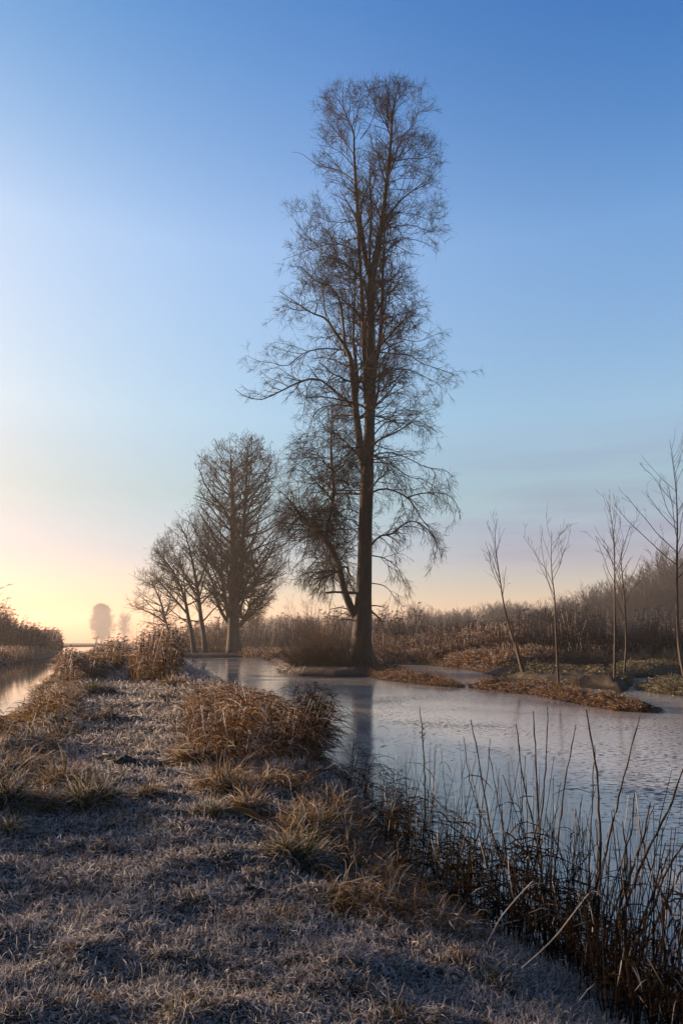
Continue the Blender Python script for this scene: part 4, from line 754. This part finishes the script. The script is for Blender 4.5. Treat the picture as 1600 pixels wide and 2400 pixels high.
# pale bent stalks in front of them
for pts, lab in [([(720, 1500), (800, 1430), (900, 1330), (1000, 1200), (1070, 1110), (1100, 1090), (1135, 1120)], 'pale frosted stalk bent over at its top, lying against the dark shoots'), ([(540, 1370), (600, 1250), (660, 1170), (740, 1080), (780, 1040)], 'pale straight stalk leaning right, left of the bent one'),
                 ([(580, 1290), (650, 1260), (720, 1243)], 'short pale stalk lying level below the leaning one'), ([(440, 1585), (520, 1610), (575, 1690), (650, 1790)], 'thick frosted stalk lying on the grass at the bottom'), ([(515, 1540), (530, 1600), (560, 1660)], 'short frosted stalk standing at the bottom'), ([(345, 1335), (400, 1325), (440, 1318)], 'short frosted straw on the bank top')]:
    q = np.array([Z7(*p) for p in pts]); D = G(q[0, 0], q[0, 1], .3)[1]; W = resample(P(q[:, 0], q[:, 1], D+.25*np.linspace(0, 1, len(q))), 14)
    g = Geo(); g.add(*tubes(W[None], (.0038*np.linspace(1, .5, 14))[None], 5, .05)); tag(g.build('reed_stalk', M['frost'], None, True, None), lab, 'stalk', 'pale stalks in front of the bare shoots')
# tiny plant standing in the ice
b = G(*Z7(985, 1060), 0); g = Geo(); S = np.repeat(b[None], 9, 0); S[:, :2] += rng.normal(size=(9, 2))*.02
B = grow(S, np.stack([rng.normal(size=9)*.35, rng.normal(size=9)*.3, np.ones(9)], 1), .25+.25*rng.random(9), 8, .1, 0); RR = .003*np.ones((9, 8)); g.add(*tubes(B, RR, 4)); pos, tan, _, _, _ = kids(B, RR, .04, .25)
g.add(*ribbons(grow(pos, spread(tan, 30, 60), .05+.05*rng.random(len(pos)), 3, .2, 0), .005*np.ones((len(pos), 3))))
e = empty('water_plant', b, 'small dark twiggy plant standing alone in the ice', 'plant'); g.build('stems', M['reed_dark'], e, False, b)
# stones / molehill-like clod on the path, broad fallen leaf blade
for (px, py, w, lab) in [(290, 1798, .17, 'dark earth clod on the frosted path'), (157, 1773, .07, 'small dark clod left of the path'), (592, 2085, .11, 'dark frosted lump of wood lying in the foreground grass')]:
    b = G(px, py, .4); b[2] = float(height(b[:1], b[1:2])[0]); th = np.linspace(0, math.pi/2, 7); ph = np.linspace(0, 2*math.pi, 15)[:-1]
    V = np.array([[math.cos(p)*math.cos(t)*w*rng.uniform(.8, 1.2), math.sin(p)*math.cos(t)*w*.7*rng.uniform(.8, 1.2), math.sin(t)*w*.55*rng.uniform(.8, 1.25)-.02] for t in th for p in ph])
    idx = np.arange(7*14).reshape(7, 14); Q = np.stack([idx[:-1], np.roll(idx[:-1], -1, 1), np.roll(idx[1:], -1, 1), idx[1:]], -1).reshape(-1, 4)
    o = mesh_obj('clod', V, Q, M['shoot'], smooth=True); o.location = tuple(b); tag(o, lab, 'clod')
q = resample(P(np.array([543, 570, 600, 617]), np.array([1898, 1905, 1918, 1930]), G(570, 1915, .45)[1]), 8); q[:, 2] += .02; g = Geo(); g.add(*ribbons(q[None], (.05*np.array([.3, .8, 1, 1, 1, .9, .7, .2]))[None], side=np.array([[0, -.6, 1.]]))); V = g.V[0]
g.add(*ribbons(q[None]-np.array([0, 0, .004]), (.05*np.array([.3, .8, 1, 1, 1, .9, .7, .2]))[None], side=np.array([[0, -.6, 1.]])))
tag(g.build('fallen_leaf', M['tuft_gold']), 'broad grey fallen reed leaf lying by the low path-edge tuft', 'leaf')

# ------------------------------------------------------------------ haze
hz = bpy.data.meshes.new('haze'); x0, x1, y0, y1, z0, z1 = -1500, 1500, -40, 1200, -1.8, 42.5
hz.from_pydata([(x0, y0, z0), (x1, y0, z0), (x1, y1, z0), (x0, y1, z0), (x0, y0, z1), (x1, y0, z1), (x1, y1, z1), (x0, y1, z1)], [], [(0, 3, 2, 1), (4, 5, 6, 7), (0, 1, 5, 4), (1, 2, 6, 5), (2, 3, 7, 6), (3, 0, 4, 7)])
m, nt = newmat('haze_air'); v = N_(nt, 'ShaderNodeVolumePrincipled'); v.inputs['Color'].default_value = (.93, .93, .95, 1); v.inputs['Density'].default_value = .00033; v.inputs['Anisotropy'].default_value = .3
o = N_(nt, 'ShaderNodeOutputMaterial'); nt.links.new(v.outputs[0], o.inputs['Volume']); hz.materials.append(m)
ho = bpy.data.objects.new('haze', hz); COL.objects.link(ho); tag(ho, 'thin morning mist over the marsh', 'mist', kind='stuff')

# ------------------------------------------------------------------ light
SUN_EL, SUN_AZ = 8.5, -62.0
world = bpy.data.worlds.new("World"); scene.world = world; world.use_nodes = True; nt = world.node_tree; nt.nodes.clear(); L = nt.links.new
sky = N_(nt, 'ShaderNodeTexSky', sky_type='NISHITA'); sky.sun_disc = False; sky.sun_elevation = R_(SUN_EL); sky.sun_rotation = R_(SUN_AZ); sky.air_density = 1.0; sky.dust_density = 1.0; sky.ozone_density = 5.0
tc = N_(nt, 'ShaderNodeTexCoord'); sp = N_(nt, 'ShaderNodeSeparateXYZ'); L(tc.outputs['Generated'], sp.inputs[0])
mp = N_(nt, 'ShaderNodeMapping'); mp.inputs['Scale'].default_value = (1.6, 1.6, 17); mp.inputs['Rotation'].default_value = (0, .03, 0); L(tc.outputs['Generated'], mp.inputs[0])
cn = N_(nt, 'ShaderNodeTexNoise'); cn.inputs['Scale'].default_value = 1.5; cn.inputs['Detail'].default_value = 5; cn.inputs['Roughness'].default_value = .55; L(mp.outputs[0], cn.inputs['Vector'])
cr = ramp(nt, cn.outputs[0], [(.36, (0, 0, 0)), (.62, (1, 1, 1))])
el_ = ramp(nt, sp.outputs[2], [(.06, (.0, .0, .0)), (.13, (1, 1, 1)), (.21, (.7, .7, .7)), (.3, (0, 0, 0))])
xc_ = ramp(nt, sp.outputs[0], [(0, (.08, .08, .08)), (.22, (1, 1, 1))]); mk0 = N_(nt, 'ShaderNodeMath', operation='MULTIPLY'); L(cr, mk0.inputs[0]); L(xc_, mk0.inputs[1])
mk = N_(nt, 'ShaderNodeMath', operation='MULTIPLY'); L(mk0.outputs[0], mk.inputs[0]); L(el_, mk.inputs[1])
mk2 = N_(nt, 'ShaderNodeMath', operation='MULTIPLY'); L(mk.outputs[0], mk2.inputs[0]); mk2.inputs[1].default_value = .9
cc = N_(nt, 'ShaderNodeMix', data_type='RGBA', blend_type='MULTIPLY'); cc.inputs[0].default_value = 1; gm = N_(nt, 'ShaderNodeGamma'); gm.inputs[1].default_value = 1.25; L(sky.outputs[0], gm.inputs[0]); L(gm.outputs[0], cc.inputs[6]); cc.inputs[7].default_value = (.82, .68, .80, 1)
cm = N_(nt, 'ShaderNodeMix', data_type='RGBA'); L(mk2.outputs[0], cm.inputs[0]); L(gm.outputs[0], cm.inputs[6]); L(cc.outputs[2], cm.inputs[7])
tint = ramp(nt, sp.outputs[2], [(.0, (.52, .245, .165)), (.12, (.61, .29, .195)), (.2, (.76, .38, .205)), (.3, (1.1, .545, .295)), (.5, (1.38, .67, .405)), (.75, (.36, .42, .385))])   # warm, dusty air low over the horizon
xa = N_(nt, 'ShaderNodeMath', operation='MULTIPLY_ADD'); L(sp.outputs[0], xa.inputs[0]); xa.inputs[1].default_value = .5; xa.inputs[2].default_value = .5
tx = ramp(nt, xa.outputs[0], [(.28, (.58, .575, .46)), (.5, (.62, .62, .59)), (.7, (.28, .51, .60))])   # the blue deepens away from the sun
fz = ramp(nt, sp.outputs[2], [(.25, (0, 0, 0)), (.7, (1, 1, 1))])
tz = N_(nt, 'ShaderNodeMix', data_type='RGBA'); L(fz, tz.inputs[0]); L(ramp(nt, xa.outputs[0], [(.28, (.405, .37, .345)), (.5, (.50, .50, .50)), (.7, (.71, .63, .62))]), tz.inputs[6]); L(tx, tz.inputs[7])
tm0 = N_(nt, 'ShaderNodeMix', data_type='RGBA', blend_type='MULTIPLY'); tm0.inputs[0].default_value = 1; L(cm.outputs[2], tm0.inputs[6]); L(tint, tm0.inputs[7])
tm = N_(nt, 'ShaderNodeMix', data_type='RGBA', blend_type='MULTIPLY'); tm.inputs[0].default_value = 1; L(tm0.outputs[2], tm.inputs[6]); L(tz.outputs[2], tm.inputs[7])
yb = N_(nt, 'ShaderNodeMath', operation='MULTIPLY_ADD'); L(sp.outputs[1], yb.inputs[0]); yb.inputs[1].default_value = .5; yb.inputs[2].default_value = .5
bk = ramp(nt, yb.outputs[0], [(.35, (.46, .46, .5)), (.62, (1, 1, 1))])   # sky behind the camera dimmed to cut fill light and darken the silhouettes
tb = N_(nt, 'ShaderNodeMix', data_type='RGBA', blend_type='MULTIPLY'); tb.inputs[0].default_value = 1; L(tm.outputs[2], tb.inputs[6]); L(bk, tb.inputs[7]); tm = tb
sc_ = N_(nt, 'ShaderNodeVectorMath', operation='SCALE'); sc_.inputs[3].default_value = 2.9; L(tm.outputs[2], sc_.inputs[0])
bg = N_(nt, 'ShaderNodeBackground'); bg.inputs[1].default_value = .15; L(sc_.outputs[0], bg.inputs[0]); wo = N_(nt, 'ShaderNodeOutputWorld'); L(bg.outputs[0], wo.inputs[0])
sd = bpy.data.lights.new('sun', 'SUN'); sd.energy = 5.0; sd.angle = R_(.5); sd.color = (1, .69, .44); so = bpy.data.objects.new('sun', sd); COL.objects.link(so)
from mathutils import Vector
az, elv = R_(SUN_AZ), R_(SUN_EL); sdir = Vector((math.sin(az)*math.cos(elv), math.cos(az)*math.cos(elv), math.sin(elv)))
so.rotation_euler = sdir.to_track_quat('Z', 'Y').to_euler(); so.location = (-30, 30, 60)
scene.view_settings.view_transform = 'Standard'; scene.view_settings.look = 'None'; scene.view_settings.exposure = 1.75; scene.view_settings.gamma = 1
scene.cycles.use_denoising = True; scene.cycles.max_bounces = 5; scene.cycles.diffuse_bounces = 2; scene.cycles.glossy_bounces = 3; scene.cycles.transmission_bounces = 3; scene.cycles.transparent_max_bounces = 4; scene.cycles.volume_bounces = 0
print('polys', sum(len(o.data.polygons) for o in scene.objects if o.type == 'MESH'))
